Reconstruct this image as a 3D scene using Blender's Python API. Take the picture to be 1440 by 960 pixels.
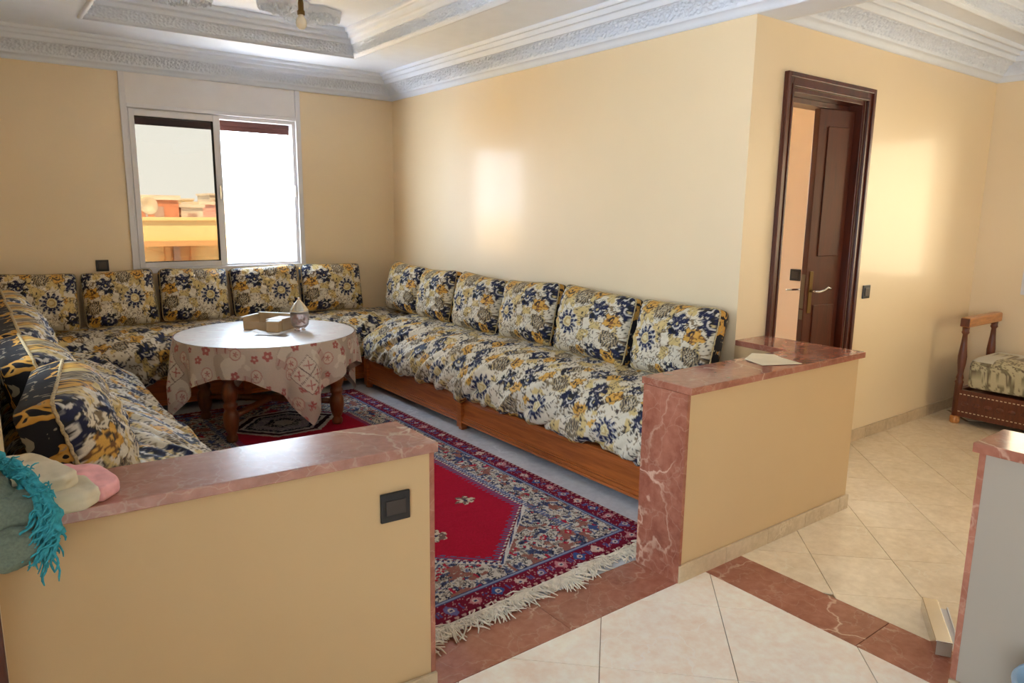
import bpy, bmesh, math, random
import numpy as np
from mathutils import Vector, Matrix
random.seed(7)
for o in list(bpy.data.objects): bpy.data.objects.remove(o)
SC = bpy.context.scene
COL = SC.collection
R = math.radians
def lin(r, g, b):
    f = lambda c: (c/255/12.92) if c/255 <= .04045 else ((c/255+.055)/1.055)**2.4
    return (f(r), f(g), f(b), 1)

# ------------------------------------------------------------------ camera
F_PX, YAW, PITCH, ROLL = 1007.0, R(37.081), R(10.296), R(0.701)
fw = Vector((math.sin(YAW)*math.cos(PITCH), math.cos(YAW)*math.cos(PITCH), -math.sin(PITCH)))
rt = Vector((math.cos(YAW), -math.sin(YAW), 0)); up = rt.cross(fw)
r2 = math.cos(ROLL)*rt + math.sin(ROLL)*up; u2 = -math.sin(ROLL)*rt + math.cos(ROLL)*up
cd = bpy.data.cameras.new('camera'); cam = bpy.data.objects.new('camera', cd); COL.objects.link(cam)
m = Matrix((r2, u2, -fw)).transposed().to_4x4(); m.translation = Vector((0, 0, 1.5))
cam.matrix_world = m
cd.sensor_width = 36; cd.lens = F_PX/1440*36; cd.clip_start = .02; cd.clip_end = 500
SC.camera = cam

# ------------------------------------------------------------------ world, sun, exposure
SKY = 6.5
w = bpy.data.worlds.new('sky'); SC.world = w; w.use_nodes = True
nt = w.node_tree; nt.nodes.clear()
tc = nt.nodes.new('ShaderNodeTexCoord'); sp = nt.nodes.new('ShaderNodeSeparateXYZ')
rp = nt.nodes.new('ShaderNodeValToRGB'); bg = nt.nodes.new('ShaderNodeBackground'); ow = nt.nodes.new('ShaderNodeOutputWorld')
nt.links.new(tc.outputs['Generated'], sp.inputs[0]); nt.links.new(sp.outputs['Z'], rp.inputs[0])
rp.color_ramp.elements[0].position = 0.0; rp.color_ramp.elements[0].color = (.75, .875, 1.0, 1)
rp.color_ramp.elements[1].position = .7; rp.color_ramp.elements[1].color = (.60, .78, 1.0, 1)
nt.links.new(rp.outputs[0], bg.inputs[0]); bg.inputs[1].default_value = SKY
nt.links.new(bg.outputs[0], ow.inputs[0])
sd = bpy.data.lights.new('sun', 'SUN'); sd.energy = 30; sd.angle = R(1); sd.color = (1, .93, .82)
sun = bpy.data.objects.new('sun', sd); COL.objects.link(sun)
sun.rotation_euler = (R(31), 0, R(-32))
SC.view_settings.view_transform = 'Standard'; SC.view_settings.look = 'None'
SC.view_settings.gamma = 1; SC.view_settings.use_curve_mapping = False
SC.view_settings.exposure = 1.32
SC.cycles.max_bounces = 10; SC.cycles.diffuse_bounces = 6; SC.cycles.transparent_max_bounces = 12
SC.cycles.sample_clamp_indirect = 8
def portal(loc, rot, sx, sy):
    d = bpy.data.lights.new('window_portal', 'AREA'); d.shape = 'RECTANGLE'; d.size = sx; d.size_y = sy
    d.cycles.is_portal = True
    o = bpy.data.objects.new('window_portal', d); COL.objects.link(o); o.location = loc; o.rotation_euler = rot

# ------------------------------------------------------------------ material helpers
def mat(name):
    m = bpy.data.materials.new(name); m.use_nodes = True
    t = m.node_tree; b = t.nodes['Principled BSDF']
    return m, t, b
def nd(t, kind, **kw):
    n = t.nodes.new(kind)
    for k, v in kw.items():
        if k.startswith('i_'):
            n.inputs[k[2:].replace('_', ' ')].default_value = v
        else: setattr(n, k, v)
    return n
def pos_vec(t, scale=(1, 1, 1), rnd=True):
    g = nd(t, 'ShaderNodeNewGeometry'); oi = nd(t, 'ShaderNodeObjectInfo')
    mp = nd(t, 'ShaderNodeMapping'); mp.inputs['Scale'].default_value = scale
    if rnd:
        mu = nd(t, 'ShaderNodeMath', operation='MULTIPLY'); mu.inputs[1].default_value = 9.0
        t.links.new(oi.outputs['Random'], mu.inputs[0])
        cb = nd(t, 'ShaderNodeCombineXYZ')
        for i in range(3): t.links.new(mu.outputs[0], cb.inputs[i])
        t.links.new(cb.outputs[0], mp.inputs['Location'])
    t.links.new(g.outputs['Position'], mp.inputs['Vector'])
    return mp.outputs[0]
def noise(t, vec, scale, detail=3, rough=.5, dist=0):
    n = nd(t, 'ShaderNodeTexNoise'); n.inputs['Scale'].default_value = scale; n.inputs['Detail'].default_value = detail
    n.inputs['Roughness'].default_value = rough; n.inputs['Distortion'].default_value = dist
    t.links.new(vec, n.inputs['Vector']); return n.outputs['Fac']
def ramp(t, fac, stops):
    r = nd(t, 'ShaderNodeValToRGB'); e = r.color_ramp.elements
    while len(e) < len(stops): e.new(.5)
    for k, (p, c) in enumerate(stops): e[k].position = p; e[k].color = c
    t.links.new(fac, r.inputs[0]); return r.outputs[0]
def mixc(t, fac, a, b, mode='MIX'):
    n = nd(t, 'ShaderNodeMix', data_type='RGBA', blend_type=mode)
    for s, v in ((0, fac), (6, a), (7, b)):
        if hasattr(v, 'links'): t.links.new(v, n.inputs[s])
        else: n.inputs[s].default_value = v
    return n.outputs[2]
def bump(t, b, h, strength, dist=.01):
    n = nd(t, 'ShaderNodeBump'); n.inputs['Strength'].default_value = strength; n.inputs['Distance'].default_value = dist
    t.links.new(h, n.inputs['Height']); t.links.new(n.outputs[0], b.inputs['Normal'])
def plain(name, rgb, rough=.5, metal=0, spec=.5, coat=0, var=.06, vs=8):
    m, t, b = mat(name)
    v = pos_vec(t); f = noise(t, v, vs, 4)
    c = lin(*rgb); lo = tuple(x*(1-var) for x in c[:3])+(1,); hi = tuple(min(1, x*(1+var)) for x in c[:3])+(1,)
    t.links.new(ramp(t, f, [(.3, lo), (.7, hi)]), b.inputs['Base Color'])
    b.inputs['Roughness'].default_value = rough; b.inputs['Metallic'].default_value = metal
    b.inputs['Specular IOR Level'].default_value = spec; b.inputs['Coat Weight'].default_value = coat
    return m
def paint(name, rgb, rough=.22, spec=.5, coat=0):
    m, t, b = mat(name)
    v = pos_vec(t, rnd=False); f = noise(t, v, 1.3, 4); f2 = noise(t, v, 7, 3)
    c = lin(*rgb)
    t.links.new(ramp(t, f, [(.3, tuple(x*.97 for x in c[:3])+(1,)), (.7, tuple(min(1, x*1.02) for x in c[:3])+(1,))]), b.inputs['Base Color'])
    b.inputs['Specular IOR Level'].default_value = spec
    rr = nd(t, 'ShaderNodeMapRange'); rr.inputs[3].default_value = rough-.03; rr.inputs[4].default_value = rough+.07
    t.links.new(f2, rr.inputs[0])
    if coat:
        t.links.new(rr.outputs[0], b.inputs['Coat Roughness']); b.inputs['Coat Weight'].default_value = coat
        b.inputs['Roughness'].default_value = .48
    else: t.links.new(rr.outputs[0], b.inputs['Roughness'])
    bump(t, b, f2, .12, .006)
    return m
def marble(name, base, dark, vein, rough=.13, vs=2.6, amount=.020):
    m, t, b = mat(name)
    v = pos_vec(t)
    n1 = noise(t, v, 5, 6, .65); n2 = noise(t, v, 28, 4, .6)
    c = ramp(t, n1, [(.32, lin(*dark)), (.5, lin(*base)), (.72, lin(*[min(255, x+16) for x in base]))])
    c = mixc(t, .35, c, ramp(t, n2, [(.35, lin(*dark)), (.65, lin(*[min(255, x+20) for x in base]))]))
    nz = nd(t, 'ShaderNodeTexNoise'); nz.inputs['Scale'].default_value = 3.5; nz.inputs['Detail'].default_value = 5
    t.links.new(v, nz.inputs['Vector'])
    av = nd(t, 'ShaderNodeVectorMath', operation='MULTIPLY_ADD'); av.inputs[1].default_value = (.45, .45, .45)
    t.links.new(nz.outputs['Color'], av.inputs[0]); t.links.new(v, av.inputs[2])
    vo = nd(t, 'ShaderNodeTexVoronoi', feature='DISTANCE_TO_EDGE'); vo.inputs['Scale'].default_value = vs
    t.links.new(av.outputs[0], vo.inputs['Vector'])
    mk = ramp(t, noise(t, v, 2.3, 2), [(.46, (0, 0, 0, 1)), (.60, (1, 1, 1, 1))])
    vn = ramp(t, vo.outputs['Distance'], [(0, (1, 1, 1, 1)), (amount*.4, (.7, .7, .7, 1)), (amount, (0, 0, 0, 1))])
    fac = mixc(t, 1.0, mk, vn, 'MULTIPLY')
    vo2 = nd(t, 'ShaderNodeTexVoronoi', feature='DISTANCE_TO_EDGE'); vo2.inputs['Scale'].default_value = vs*3.2
    t.links.new(av.outputs[0], vo2.inputs['Vector'])
    v2 = ramp(t, vo2.outputs['Distance'], [(0, (.22, .22, .22, 1)), (.03, (0, 0, 0, 1))])
    c = mixc(t, v2, c, lin(*vein)); c = mixc(t, fac, c, lin(*vein))
    t.links.new(c, b.inputs['Base Color']); b.inputs['Roughness'].default_value = rough
    return m
def wood(name, base, dark, rough=.35, scale=(3, 3, 30), spec=.5, coat=.2):
    m, t, b = mat(name)
    v = pos_vec(t, scale); n1 = noise(t, v, 1.6, 5, .6, .4); n2 = noise(t, v, 7, 3)
    c = ramp(t, n1, [(.3, lin(*dark)), (.55, lin(*base)), (.75, lin(*[min(255, x*1.12) for x in base]))])
    c = mixc(t, .25, c, ramp(t, n2, [(.3, lin(*dark)), (.7, lin(*base))]))
    t.links.new(c, b.inputs['Base Color']); b.inputs['Roughness'].default_value = rough
    b.inputs['Coat Weight'].default_value = coat; b.inputs['Coat Roughness'].default_value = .2
    bump(t, b, n2, .1, .002)
    return m
def painted(name, rough=.8, sheen=.3, spec=.3, coat=0, fine=260):
    m, t, b = mat(name)
    a = nd(t, 'ShaderNodeAttribute'); a.attribute_name = 'pattern'
    v = pos_vec(t, rnd=False); n = noise(t, v, fine, 2)
    c = mixc(t, 1.0, a.outputs['Color'], ramp(t, n, [(.3, (.86, .86, .86, 1)), (.7, (1, 1, 1, 1))]), 'MULTIPLY')
    t.links.new(c, b.inputs['Base Color']); b.inputs['Roughness'].default_value = rough
    b.inputs['Sheen Weight'].default_value = sheen; b.inputs['Specular IOR Level'].default_value = spec
    b.inputs['Coat Weight'].default_value = coat; b.inputs['Coat Roughness'].default_value = .40; b.inputs['Coat IOR'].default_value = 1.9
    bump(t, b, n, .25, .002)
    return m

M = {}
M['cream'] = paint('cream_wall_paint', (236, 213, 174), .12, 1.0, .30)
M['cream_dull'] = paint('cream_partition_paint', (206, 174, 129), .4, .3)
M['peach'] = paint('peach_wall_paint', (236, 214, 190), .4, .3)
M['greige'] = paint('greige_partition_paint', (166, 153, 138), .45, .3)
M['white'] = plain('white_plaster', (228, 236, 250), .55, var=.02, spec=.3)
M['red_marble'] = marble('red_brown_marble', (166, 104, 82), (138, 80, 62), (216, 176, 152), .1)
M['worn_marble'] = marble('worn_red_brown_marble', (166, 108, 90), (140, 86, 70), (216, 180, 158), .24)
for n_ in M['worn_marble'].node_tree.nodes:
    if n_.type == 'BSDF_PRINCIPLED': n_.inputs['Specular IOR Level'].default_value = 1.0; n_.inputs['IOR'].default_value = 1.65
M['grey_marble'] = marble('pale_grey_marble', (205, 205, 208), (190, 190, 196), (225, 225, 228), .15)
M['tile'] = marble('beige_glazed_tile', (250, 238, 222), (242, 218, 196), (250, 242, 230), .10, 5, .02)
M['tile_b'] = marble('sand_glazed_tile', (234, 216, 186), (224, 202, 168), (240, 226, 200), .10, 5, .02)
M['grout'] = plain('grout', (140, 118, 92), .9)
M['skirt'] = marble('skirting_tile', (196, 172, 138), (178, 152, 118), (212, 190, 156), .3, 6, .02)
M['orange_wood'] = wood('orange_varnished_wood', (176, 98, 44), (138, 68, 26), .32, (2, 2, 30))
M['leg_wood'] = wood('table_leg_wood', (128, 72, 34), (92, 46, 20), .35, (20, 20, 3))
M['dark_wood'] = wood('dark_door_wood', (88, 36, 17), (58, 22, 11), .32, (9, 9, 1.2), coat=.15)
M['bed_wood'] = wood('daybed_wood', (104, 50, 28), (70, 30, 16), .35, (20, 20, 4))
M['light_wood'] = wood('pale_armrest_wood', (196, 130, 66), (160, 98, 42), .3, (4, 30, 30))
M['alu'] = plain('white_aluminium', (222, 220, 222), .35, var=.02)
M['panel'] = plain('shutter_box_panel', (226, 222, 220), .4, var=.02)
M['maroon'] = plain('maroon_shutter', (92, 50, 46), .5)
M['black'] = plain('black_plastic', (32, 30, 32), .3, var=.05)
M['rocker'] = plain('dark_brown_rocker', (62, 52, 48), .35, var=.05)
M['steel'] = plain('brushed_steel', (222, 218, 210), .24, 1)
M['worn_steel'] = plain('tarnished_steel', (120, 108, 92), .4, 1)
M['rubber'] = plain('black_gasket', (20, 20, 20), .6)
M['fabric'] = painted('floral_brocade', .62, 0, .35)
M['rug'] = painted('woven_wool', .95, .0, .1, 0, 420)
M['cloth'] = painted('printed_cloth', .6, .1, .4, 0, 300)
M['cloth_top'] = painted('cloth_under_clear_cover', .42, 0, 1.0, 1.0, 300)
m, t, b = mat('black_floral_gusset_cloth')
tcn = nd(t, 'ShaderNodeTexCoord'); n_ = noise(t, tcn.outputs['Object'], 13, 2, .5, .6); n2_ = noise(t, tcn.outputs['Object'], 21, 2, .5, 1.0)
c_ = ramp(t, n_, [(.57, lin(24, 22, 28)), (.585, lin(196, 140, 54)), (.66, lin(206, 160, 80)), (.675, lin(24, 22, 28))])
c_ = mixc(t, ramp(t, n2_, [(.63, (0, 0, 0, 1)), (.645, (1, 1, 1, 1))]), c_, lin(150, 140, 118))
t.links.new(c_, b.inputs['Base Color']); b.inputs['Roughness'].default_value = .9; M['band'] = m
M['braid'] = plain('cream_braid', (180, 160, 120), .8, var=.35, vs=150)
M['carton'] = plain('cardboard', (196, 172, 138), .7)
M['paper'] = plain('white_paper', (232, 230, 226), .6)
M['envelope'] = plain('kraft_envelope', (238, 222, 190), .6)
M['fringe'] = plain('cream_wool_fringe', (226, 214, 194), .9, var=.15, vs=40)
M['green'] = plain('grey_green_knit', (92, 104, 92), .95, var=.2, vs=180)
M['teal'] = plain('teal_wool', (40, 138, 150), .9, var=.25, vs=120)
M['beige'] = plain('beige_blanket', (205, 188, 150), .9, var=.05, vs=60)
M['pink'] = plain('pink_fleece', (236, 150, 152), .95, var=.16, vs=30)
M['bucket'] = plain('pale_blue_plastic', (150, 180, 205), .35)
M['bulb'] = plain('unlit_bulb_glass', (235, 225, 205), .15)
M['brass'] = plain('old_brass', (120, 96, 60), .4, 1)
M['ochre'] = plain('ochre_render', (236, 198, 134), .9, var=.06, vs=.6)
M['ochre_dark'] = plain('orange_render', (206, 152, 96), .9, var=.06, vs=.6)
M['brick'] = plain('orange_brick', (200, 124, 84), .9, var=.15, vs=2)  # skyline house colours set paler to stand in for distance haze
M['pale'] = plain('pale_render', (214, 196, 168), .9, var=.08, vs=.4)
M['pinkish'] = plain('pink_render', (220, 160, 140), .9, var=.08, vs=.4)
M['dust'] = plain('pale_ground', (206, 208, 212), .95, var=.15, vs=.05)
M['dish'] = plain('satellite_dish_grey', (214, 196, 166), .5)
M['shade_win'] = plain('shaded_window_recess', (176, 140, 116), .6)
m, t, b = mat('tinted_glass'); t.nodes.remove(b)
tr = nd(t, 'ShaderNodeBsdfTransparent'); tr.inputs[0].default_value = (.272, .246, .212, 1)
gl = nd(t, 'ShaderNodeBsdfGlossy'); gl.inputs['Roughness'].default_value = .02
mx = nd(t, 'ShaderNodeMixShader'); fr = nd(t, 'ShaderNodeFresnel'); fr.inputs[0].default_value = 1.45
t.links.new(fr.outputs[0], mx.inputs[0]); t.links.new(tr.outputs[0], mx.inputs[1]); t.links.new(gl.outputs[0], mx.inputs[2])
t.links.new(mx.outputs[0], t.nodes['Material Output'].inputs[0]); M['tint'] = m
m = m.copy(); m.name = 'pale_bronze_glass'; M['bronze'] = m
[n for n in m.node_tree.nodes if n.type == 'BSDF_TRANSPARENT'][0].inputs[0].default_value = (.76, .635, .48, 1)
m, t, b = mat('clear_glass'); t.nodes.remove(b)
tr = nd(t, 'ShaderNodeBsdfTransparent'); tr.inputs[0].default_value = (.97, .975, .97, 1)
gl = nd(t, 'ShaderNodeBsdfGlossy'); gl.inputs['Roughness'].default_value = .02
mx = nd(t, 'ShaderNodeMixShader'); fr = nd(t, 'ShaderNodeFresnel'); fr.inputs[0].default_value = 1.45
t.links.new(fr.outputs[0], mx.inputs[0]); t.links.new(tr.outputs[0], mx.inputs[1]); t.links.new(gl.outputs[0], mx.inputs[2])
t.links.new(mx.outputs[0], t.nodes['Material Output'].inputs[0]); M['clear'] = m
m, t, b = mat('cut_jar_glass'); b.inputs['Transmission Weight'].default_value = .8; b.inputs['Roughness'].default_value = .15
b.inputs['Base Color'].default_value = lin(238, 226, 224); M['jar'] = m

# ------------------------------------------------------------------ object helpers
def link(o, parent=None):
    COL.objects.link(o)
    if parent is not None: o.parent = parent
    return o
def tag(o, label=None, cat=None, group=None, kind=None):
    if label: o['label'] = label
    if cat: o['category'] = cat
    if group: o['group'] = group
    if kind: o['kind'] = kind
    return o
def empty(name, loc=(0, 0, 0), rz=0):
    o = bpy.data.objects.new(name, None); o.empty_display_size = .05
    COL.objects.link(o); o.location = loc; o.rotation_euler = (0, 0, rz); return o
class MB:
    def __init__(s): s.v = []; s.f = []
    def add(s, vs, fs):
        k = len(s.v); s.v += [tuple(p) for p in vs]; s.f += [tuple(i+k for i in f) for f in fs]; return s
    def box(s, x0, x1, y0, y1, z0, z1):
        return s.add([(x0, y0, z0), (x1, y0, z0), (x1, y1, z0), (x0, y1, z0), (x0, y0, z1), (x1, y0, z1), (x1, y1, z1), (x0, y1, z1)],
                     [(0, 3, 2, 1), (4, 5, 6, 7), (0, 1, 5, 4), (1, 2, 6, 5), (2, 3, 7, 6), (3, 0, 4, 7)])
    def prism(s, poly, z0, z1):
        n = len(poly)
        return s.add([(x, y, z0) for x, y in poly]+[(x, y, z1) for x, y in poly],
                     [tuple(range(n-1, -1, -1)), tuple(range(n, 2*n))]+[(i, (i+1) % n, n+(i+1) % n, n+i) for i in range(n)])
    def lathe(s, prof, c=(0, 0, 0), n=24):
        vs = []
        for r, z in prof:
            for k in range(n):
                a = 2*math.pi*k/n; vs.append((c[0]+r*math.cos(a), c[1]+r*math.sin(a), c[2]+z))
        fs = []
        for i in range(len(prof)-1):
            for k in range(n):
                fs.append((i*n+k, i*n+(k+1) % n, (i+1)*n+(k+1) % n, (i+1)*n+k))
        fs.append(tuple(range(n-1, -1, -1))); fs.append(tuple((len(prof)-1)*n+k for k in range(n)))
        return s.add(vs, fs)
    def tube(s, pts, r, n=8, closed=False):
        P = [Vector(p) for p in pts]; vs = []; fs = []; L = len(P)
        rr = r if hasattr(r, '__len__') else [r]*L
        prev = None
        for i in range(L):
            a = P[(i-1) % L] if (closed or i > 0) else P[i]; b_ = P[(i+1) % L] if (closed or i < L-1) else P[i]
            d = (b_-a).normalized() if (b_-a).length > 1e-9 else Vector((0, 0, 1))
            if prev is None:
                s1 = d.cross(Vector((0, 0, 1)) if abs(d.z) < .9 else Vector((1, 0, 0))).normalized()
            else: s1 = (prev-d*prev.dot(d)).normalized()
            prev = s1; s2 = d.cross(s1)
            for k in range(n):
                t_ = 2*math.pi*k/n; vs.append(P[i]+rr[i]*(math.cos(t_)*s1+math.sin(t_)*s2))
        for i in range(L if closed else L-1):
            j = (i+1) % L
            for k in range(n): fs.append((i*n+k, i*n+(k+1) % n, j*n+(k+1) % n, j*n+k))
        if not closed: fs.append(tuple(range(n-1, -1, -1))); fs.append(tuple((L-1)*n+k for k in range(n)))
        return s.add(vs, fs)
    def build(s, name, m, parent=None, smooth=False, bev=0, loc=None, seg=2):
        me = bpy.data.meshes.new(name); me.from_pydata(s.v, [], s.f); me.materials.append(m)
        o = bpy.data.objects.new(name, me); link(o, parent)
        if loc: o.location = loc
        if smooth:
            me.polygons.foreach_set('use_smooth', [True]*len(me.polygons))
        if bev:
            bm_ = o.modifiers.new('bevel', 'BEVEL'); bm_.width = bev; bm_.segments = seg; bm_.limit_method = 'ANGLE'
        return o
def box(name, x0, x1, y0, y1, z0, z1, m, parent=None, bev=0):
    c = ((x0+x1)/2, (y0+y1)/2, (z0+z1)/2)
    hx, hy, hz = (x1-x0)/2, (y1-y0)/2, (z1-z0)/2
    if parent is not None: return MB().box(x0, x1, y0, y1, z0, z1).build(name, m, parent, bev=bev)
    return MB().box(-hx, hx, -hy, hy, -hz, hz).build(name, m, None, bev=bev, loc=c)
def grid_obj(name, P, m, parent=None, colr=None, close_u=False, smooth=True, flip=False):
    """P: (nu,nv,3) array"""
    nu, nv = P.shape[:2]
    idx = np.arange(nu*nv).reshape(nu, nv)
    if close_u: idx = np.vstack([idx, idx[:1]])
    a = idx[:-1, :-1].ravel(); b = idx[1:, :-1].ravel(); c = idx[1:, 1:].ravel(); d = idx[:-1, 1:].ravel()
    q = np.stack([a, b, c, d] if not flip else [a, d, c, b], 1).astype(np.int32)
    me = bpy.data.meshes.new(name)
    me.vertices.add(nu*nv); me.vertices.foreach_set('co', P.reshape(-1).astype(np.float32))
    me.loops.add(q.size); me.loops.foreach_set('vertex_index', q.ravel())
    me.polygons.add(len(q)); me.polygons.foreach_set('loop_start', np.arange(0, q.size, 4, dtype=np.int32))
    me.polygons.foreach_set('loop_total', np.full(len(q), 4, dtype=np.int32))
    me.update(); me.validate()
    if smooth: me.polygons.foreach_set('use_smooth', [True]*len(me.polygons))
    if colr is not None:
        ca = me.color_attributes.new('pattern', 'FLOAT_COLOR', 'POINT')
        c4 = np.ones((nu*nv, 4), np.float32); c4[:, :3] = colr.reshape(-1, 3); ca.data.foreach_set('color', c4.ravel())
    me.materials.append(m)
    o = bpy.data.objects.new(name, me); link(o, parent); return o

# ------------------------------------------------------------------ numpy noise and painting
_rng = np.random.RandomState(3); _T = _rng.rand(256, 256)
def vn(x, y, s=0):
    x = np.asarray(x, float)+s*17.3; y = np.asarray(y, float)+s*7.7
    xi = np.floor(x).astype(int); yi = np.floor(y).astype(int); fx = x-xi; fy = y-yi
    fx = fx*fx*(3-2*fx); fy = fy*fy*(3-2*fy)
    g = lambda i, j: _T[i % 256, j % 256]
    return (g(xi, yi)*(1-fx)+g(xi+1, yi)*fx)*(1-fy)+(g(xi, yi+1)*(1-fx)+g(xi+1, yi+1)*fx)*fy
def fb(x, y, s=0, o=3): return sum(vn(x*2**k, y*2**k, s+k)/2**k for k in range(o))/sum(1/2**k for k in range(o))
def C3(*c): return np.array(lin(*c)[:3])
CELL = .56
MOT = [('g', .22, .80, .105, 1), ('g', .62, .86, .10, 2), ('g', .91, .54, .10, 3), ('g', .90, .12, .10, 4), ('g', .52, .13, .06, 5), ('g', .13, .45, .05, 9),
       ('n', .70, .63, .125, 1), ('n', .03, .68, .105, 2), ('n', .72, .12, .125, 3), ('n', .05, .20, .095, 4), ('n', .95, .86, .12, 5), ('n', .36, .99, .09, 6),
       ('h', .43, .77, .11, 1), ('h', .90, .33, .11, 2), ('h', .42, .07, .085, 3), ('r', .31, .42, .155, 1)]
def fabric(u, v):
    wu = u+.010*(fb(u*32, v*32, 1)-.5)*2; wv = v+.010*(fb(u*32, v*32, 2)-.5)*2
    sh = u.shape; col = np.empty(sh+(3,)); h = np.zeros(sh)
    col[:] = C3(222, 212, 190)
    n1 = fb(u*14, v*14, 5)
    def put(msk, c): col[msk] = c
    put(n1 > .60, C3(212, 186, 124))
    n2 = fb(u*24+3, v*24, 8, 2); ln = np.abs(n2-.5) < .028
    put(ln, C3(132, 112, 84)); h[ln] -= .6
    n3 = fb(u*30, v*30+5, 11, 2); l3 = np.abs(n3-.42) < .022
    put(l3, C3(66, 56, 50)); h[l3] -= .4
    pn = fb(u*60, v*60, 3, 2)
    for k, cx, cy, r, sd_ in MOT:
        r = r*CELL
        dx = ((wu/CELL-cx+.5) % 1-.5)*CELL; dy = ((wv/CELL-cy+.5) % 1-.5)*CELL
        rr = np.hypot(dx, dy); th = np.arctan2(dy, dx)+sd_*1.3; q = rr/r
        if k == 'g':
            e = .82+.13*np.cos(5*th)+.5*(pn-.5)
            put(q < e+.06, C3(40, 34, 36)); put(q < e, C3(218, 166, 74)); h[q < e] += .6; put((q < e) & (np.abs(fb(u*46, v*46, 23, 1)-.5) < .05), C3(120, 80, 40))
            pass
            put((np.abs(q-.42) < .09) & (np.cos(th*1.0) > .35), C3(46, 36, 34))
            put(q < .12, C3(60, 44, 36))
        elif k == 'n':
            e = .80+.16*np.cos(7*th)+.55*(pn-.5)
            put(q < e+.05, C3(20, 20, 26)); put(q < e, C3(18, 24, 62)); h[q < e] += .6; put((q < e) & (np.abs(fb(u*50, v*50, 25, 1)-.5) < .035), C3(120, 118, 120))
            put((q < e) & (fb(u*40, v*40, 21, 1) > .68), C3(22, 22, 32))
            put((np.abs(q-.40) < .075) & (np.cos(th) > 0.1), C3(206, 200, 190))
            put((q < .13), C3(206, 186, 130))
            put((np.abs(q-.15-e) < .03) & (np.cos(9*th) > -.2), C3(60, 52, 50))
        elif k == 'h':
            e = .92+.08*np.cos(9*th)
            put(q < e, C3(166, 146, 112))
            st = (np.sin(dx*2*np.pi/.016+3*np.sin(dy*60)) > .1) & (q < e*.97)
            put(st, C3(44, 40, 44)); h[st] -= .4
            dt = (q < .55) & (np.cos(dx*2*np.pi/.02)*np.cos(dy*2*np.pi/.02) > .35); put(dt, C3(216, 204, 176))
        else:
            put(q < 1.0, C3(220, 210, 190))
            e = .84+.16*np.cos(12*th)
            pet = (q < e) & (q > .50) & (np.abs(np.cos(6*th+.3)) > .30+.3*np.abs(q-.72)); put(q < e+.05, C3(206, 196, 172))
            put(pet, C3(18, 26, 66)); put(pet & (np.abs(q-.72) < .035), C3(150, 150, 160)); h[pet] += .5
            put((q < .50) & (q > .42), C3(60, 60, 90)); put(q < .42, C3(222, 206, 160)); put((np.abs(q-.24) < .05), C3(190, 160, 100))
    col *= (.92+.12*fb(u*120, v*120, 4, 2))[..., None]
    return col, h

# ------------------------------------------------------------------ walls
def struct(o): o['kind'] = 'structure'; return o
ZC, ZT = 2.488, 2.68
XW, YB, YD, XR = 3.27, 6.22, 2.321, 6.297
# back wall with window opening
wb = empty('wall_back', (1.6, YB, 0)); struct(wb); wb.matrix_world.translation = (0, 0, 0); wb.location = (0, 0, 0)
WX0, WX1, WZ0, WZ1 = 1.005, 2.378, 1.01, 2.26
mb = MB().box(-.2, WX0, YB, YB+.22, -.05, 2.9).box(WX1, 3.5, YB, YB+.22, -.05, 2.9).box(WX0, WX1, YB, YB+.22, -.05, WZ0).box(WX0, WX1, YB, YB+.22, WZ1, 2.9)
mb.build('wall_surface', M['cream'], wb)
LY0, LY1 = 2.5, 3.4
o = struct(MB().box(-.22, .02, 2.0, LY0, -.05, 2.9).box(-.22, .02, LY1, YB, -.05, 2.9).box(-.22, .02, LY0, LY1, -.05, .98).box(-.22, .02, LY0, LY1, 2.25, 2.9).build('wall_left', M['cream']))
o = struct(MB().box(XW, XW+.2, YD, YB+.2, -.05, 2.9).build('wall_side', M['cream']))
wd = empty('wall_door'); struct(wd)
DX0, DX1, DZ = 3.612, 4.405, 2.178
MB().box(XW+.2, DX0, YD, YD+.2, -.05, 2.9).box(DX1, XR+.2, YD, YD+.2, -.05, 2.9).box(DX0, DX1, YD, YD+.2, DZ, 2.9).build('wall_surface', M['cream'], wd)
wr = empty('wall_right'); struct(wr)
RY0, RY1, RZ0, RZ1 = .55, 1.985, .935, 2.16
MB().box(XR, XR+.2, -2.8, RY0, -.05, 2.9).box(XR, XR+.2, RY1, YD, -.05, 2.9).box(XR, XR+.2, RY0, RY1, -.05, RZ0).box(XR, XR+.2, RY0, RY1, RZ1, 2.9).build('wall_surface', M['cream'], wr)
# hall behind the camera: left wall piece, walls with window openings added for daylight
struct(MB().box(-1.9, -.92, 1.80, 2.0, -.05, 2.9).box(-.92, -.10, 1.80, 2.0, 2.15, 2.9).box(-.10, -.022, 1.80, 2.0, -.05, 2.9).build('wall_hall_end', M['cream']))
HY = -2.6
struct(MB().box(-2.0, 4.1, HY-.2, HY, -.05, 2.9).box(6.1, XR+.2, HY-.2, HY, -.05, 2.9).box(4.1, 6.1, HY-.2, HY, 2.25, 2.9).box(4.1, 6.1, HY-.2, HY, -.05, .9).build('wall_front', M['cream']))
struct(MB().box(-2.1, -1.9, HY-.2, -1.9, -.05, 2.9).box(-2.1, -1.9, .1, 2.0, -.05, 2.9).box(-2.1, -1.9, -1.9, .1, -.05, .3).box(-2.1, -1.9, -1.9, .1, 2.25, 2.9).build('wall_hall_left', M['cream']))
# room behind the door
struct(MB().box(4.95, 5.1, YD+.2, 5.6, -.05, 2.9).build('wall_inner_room', M['peach']))
struct(MB().box(XW+.2, 4.2, 5.6, 5.75, -.05, 2.9).box(4.2, 4.9, 5.6, 5.75, 2.2, 2.9).box(4.2, 4.9, 5.6, 5.75, -.05, .9).box(4.9, 5.1, 5.6, 5.75, -.05, 2.9).build('wall_inner_room_back', M['peach']))  # opening added out of view to let daylight into this room

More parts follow.
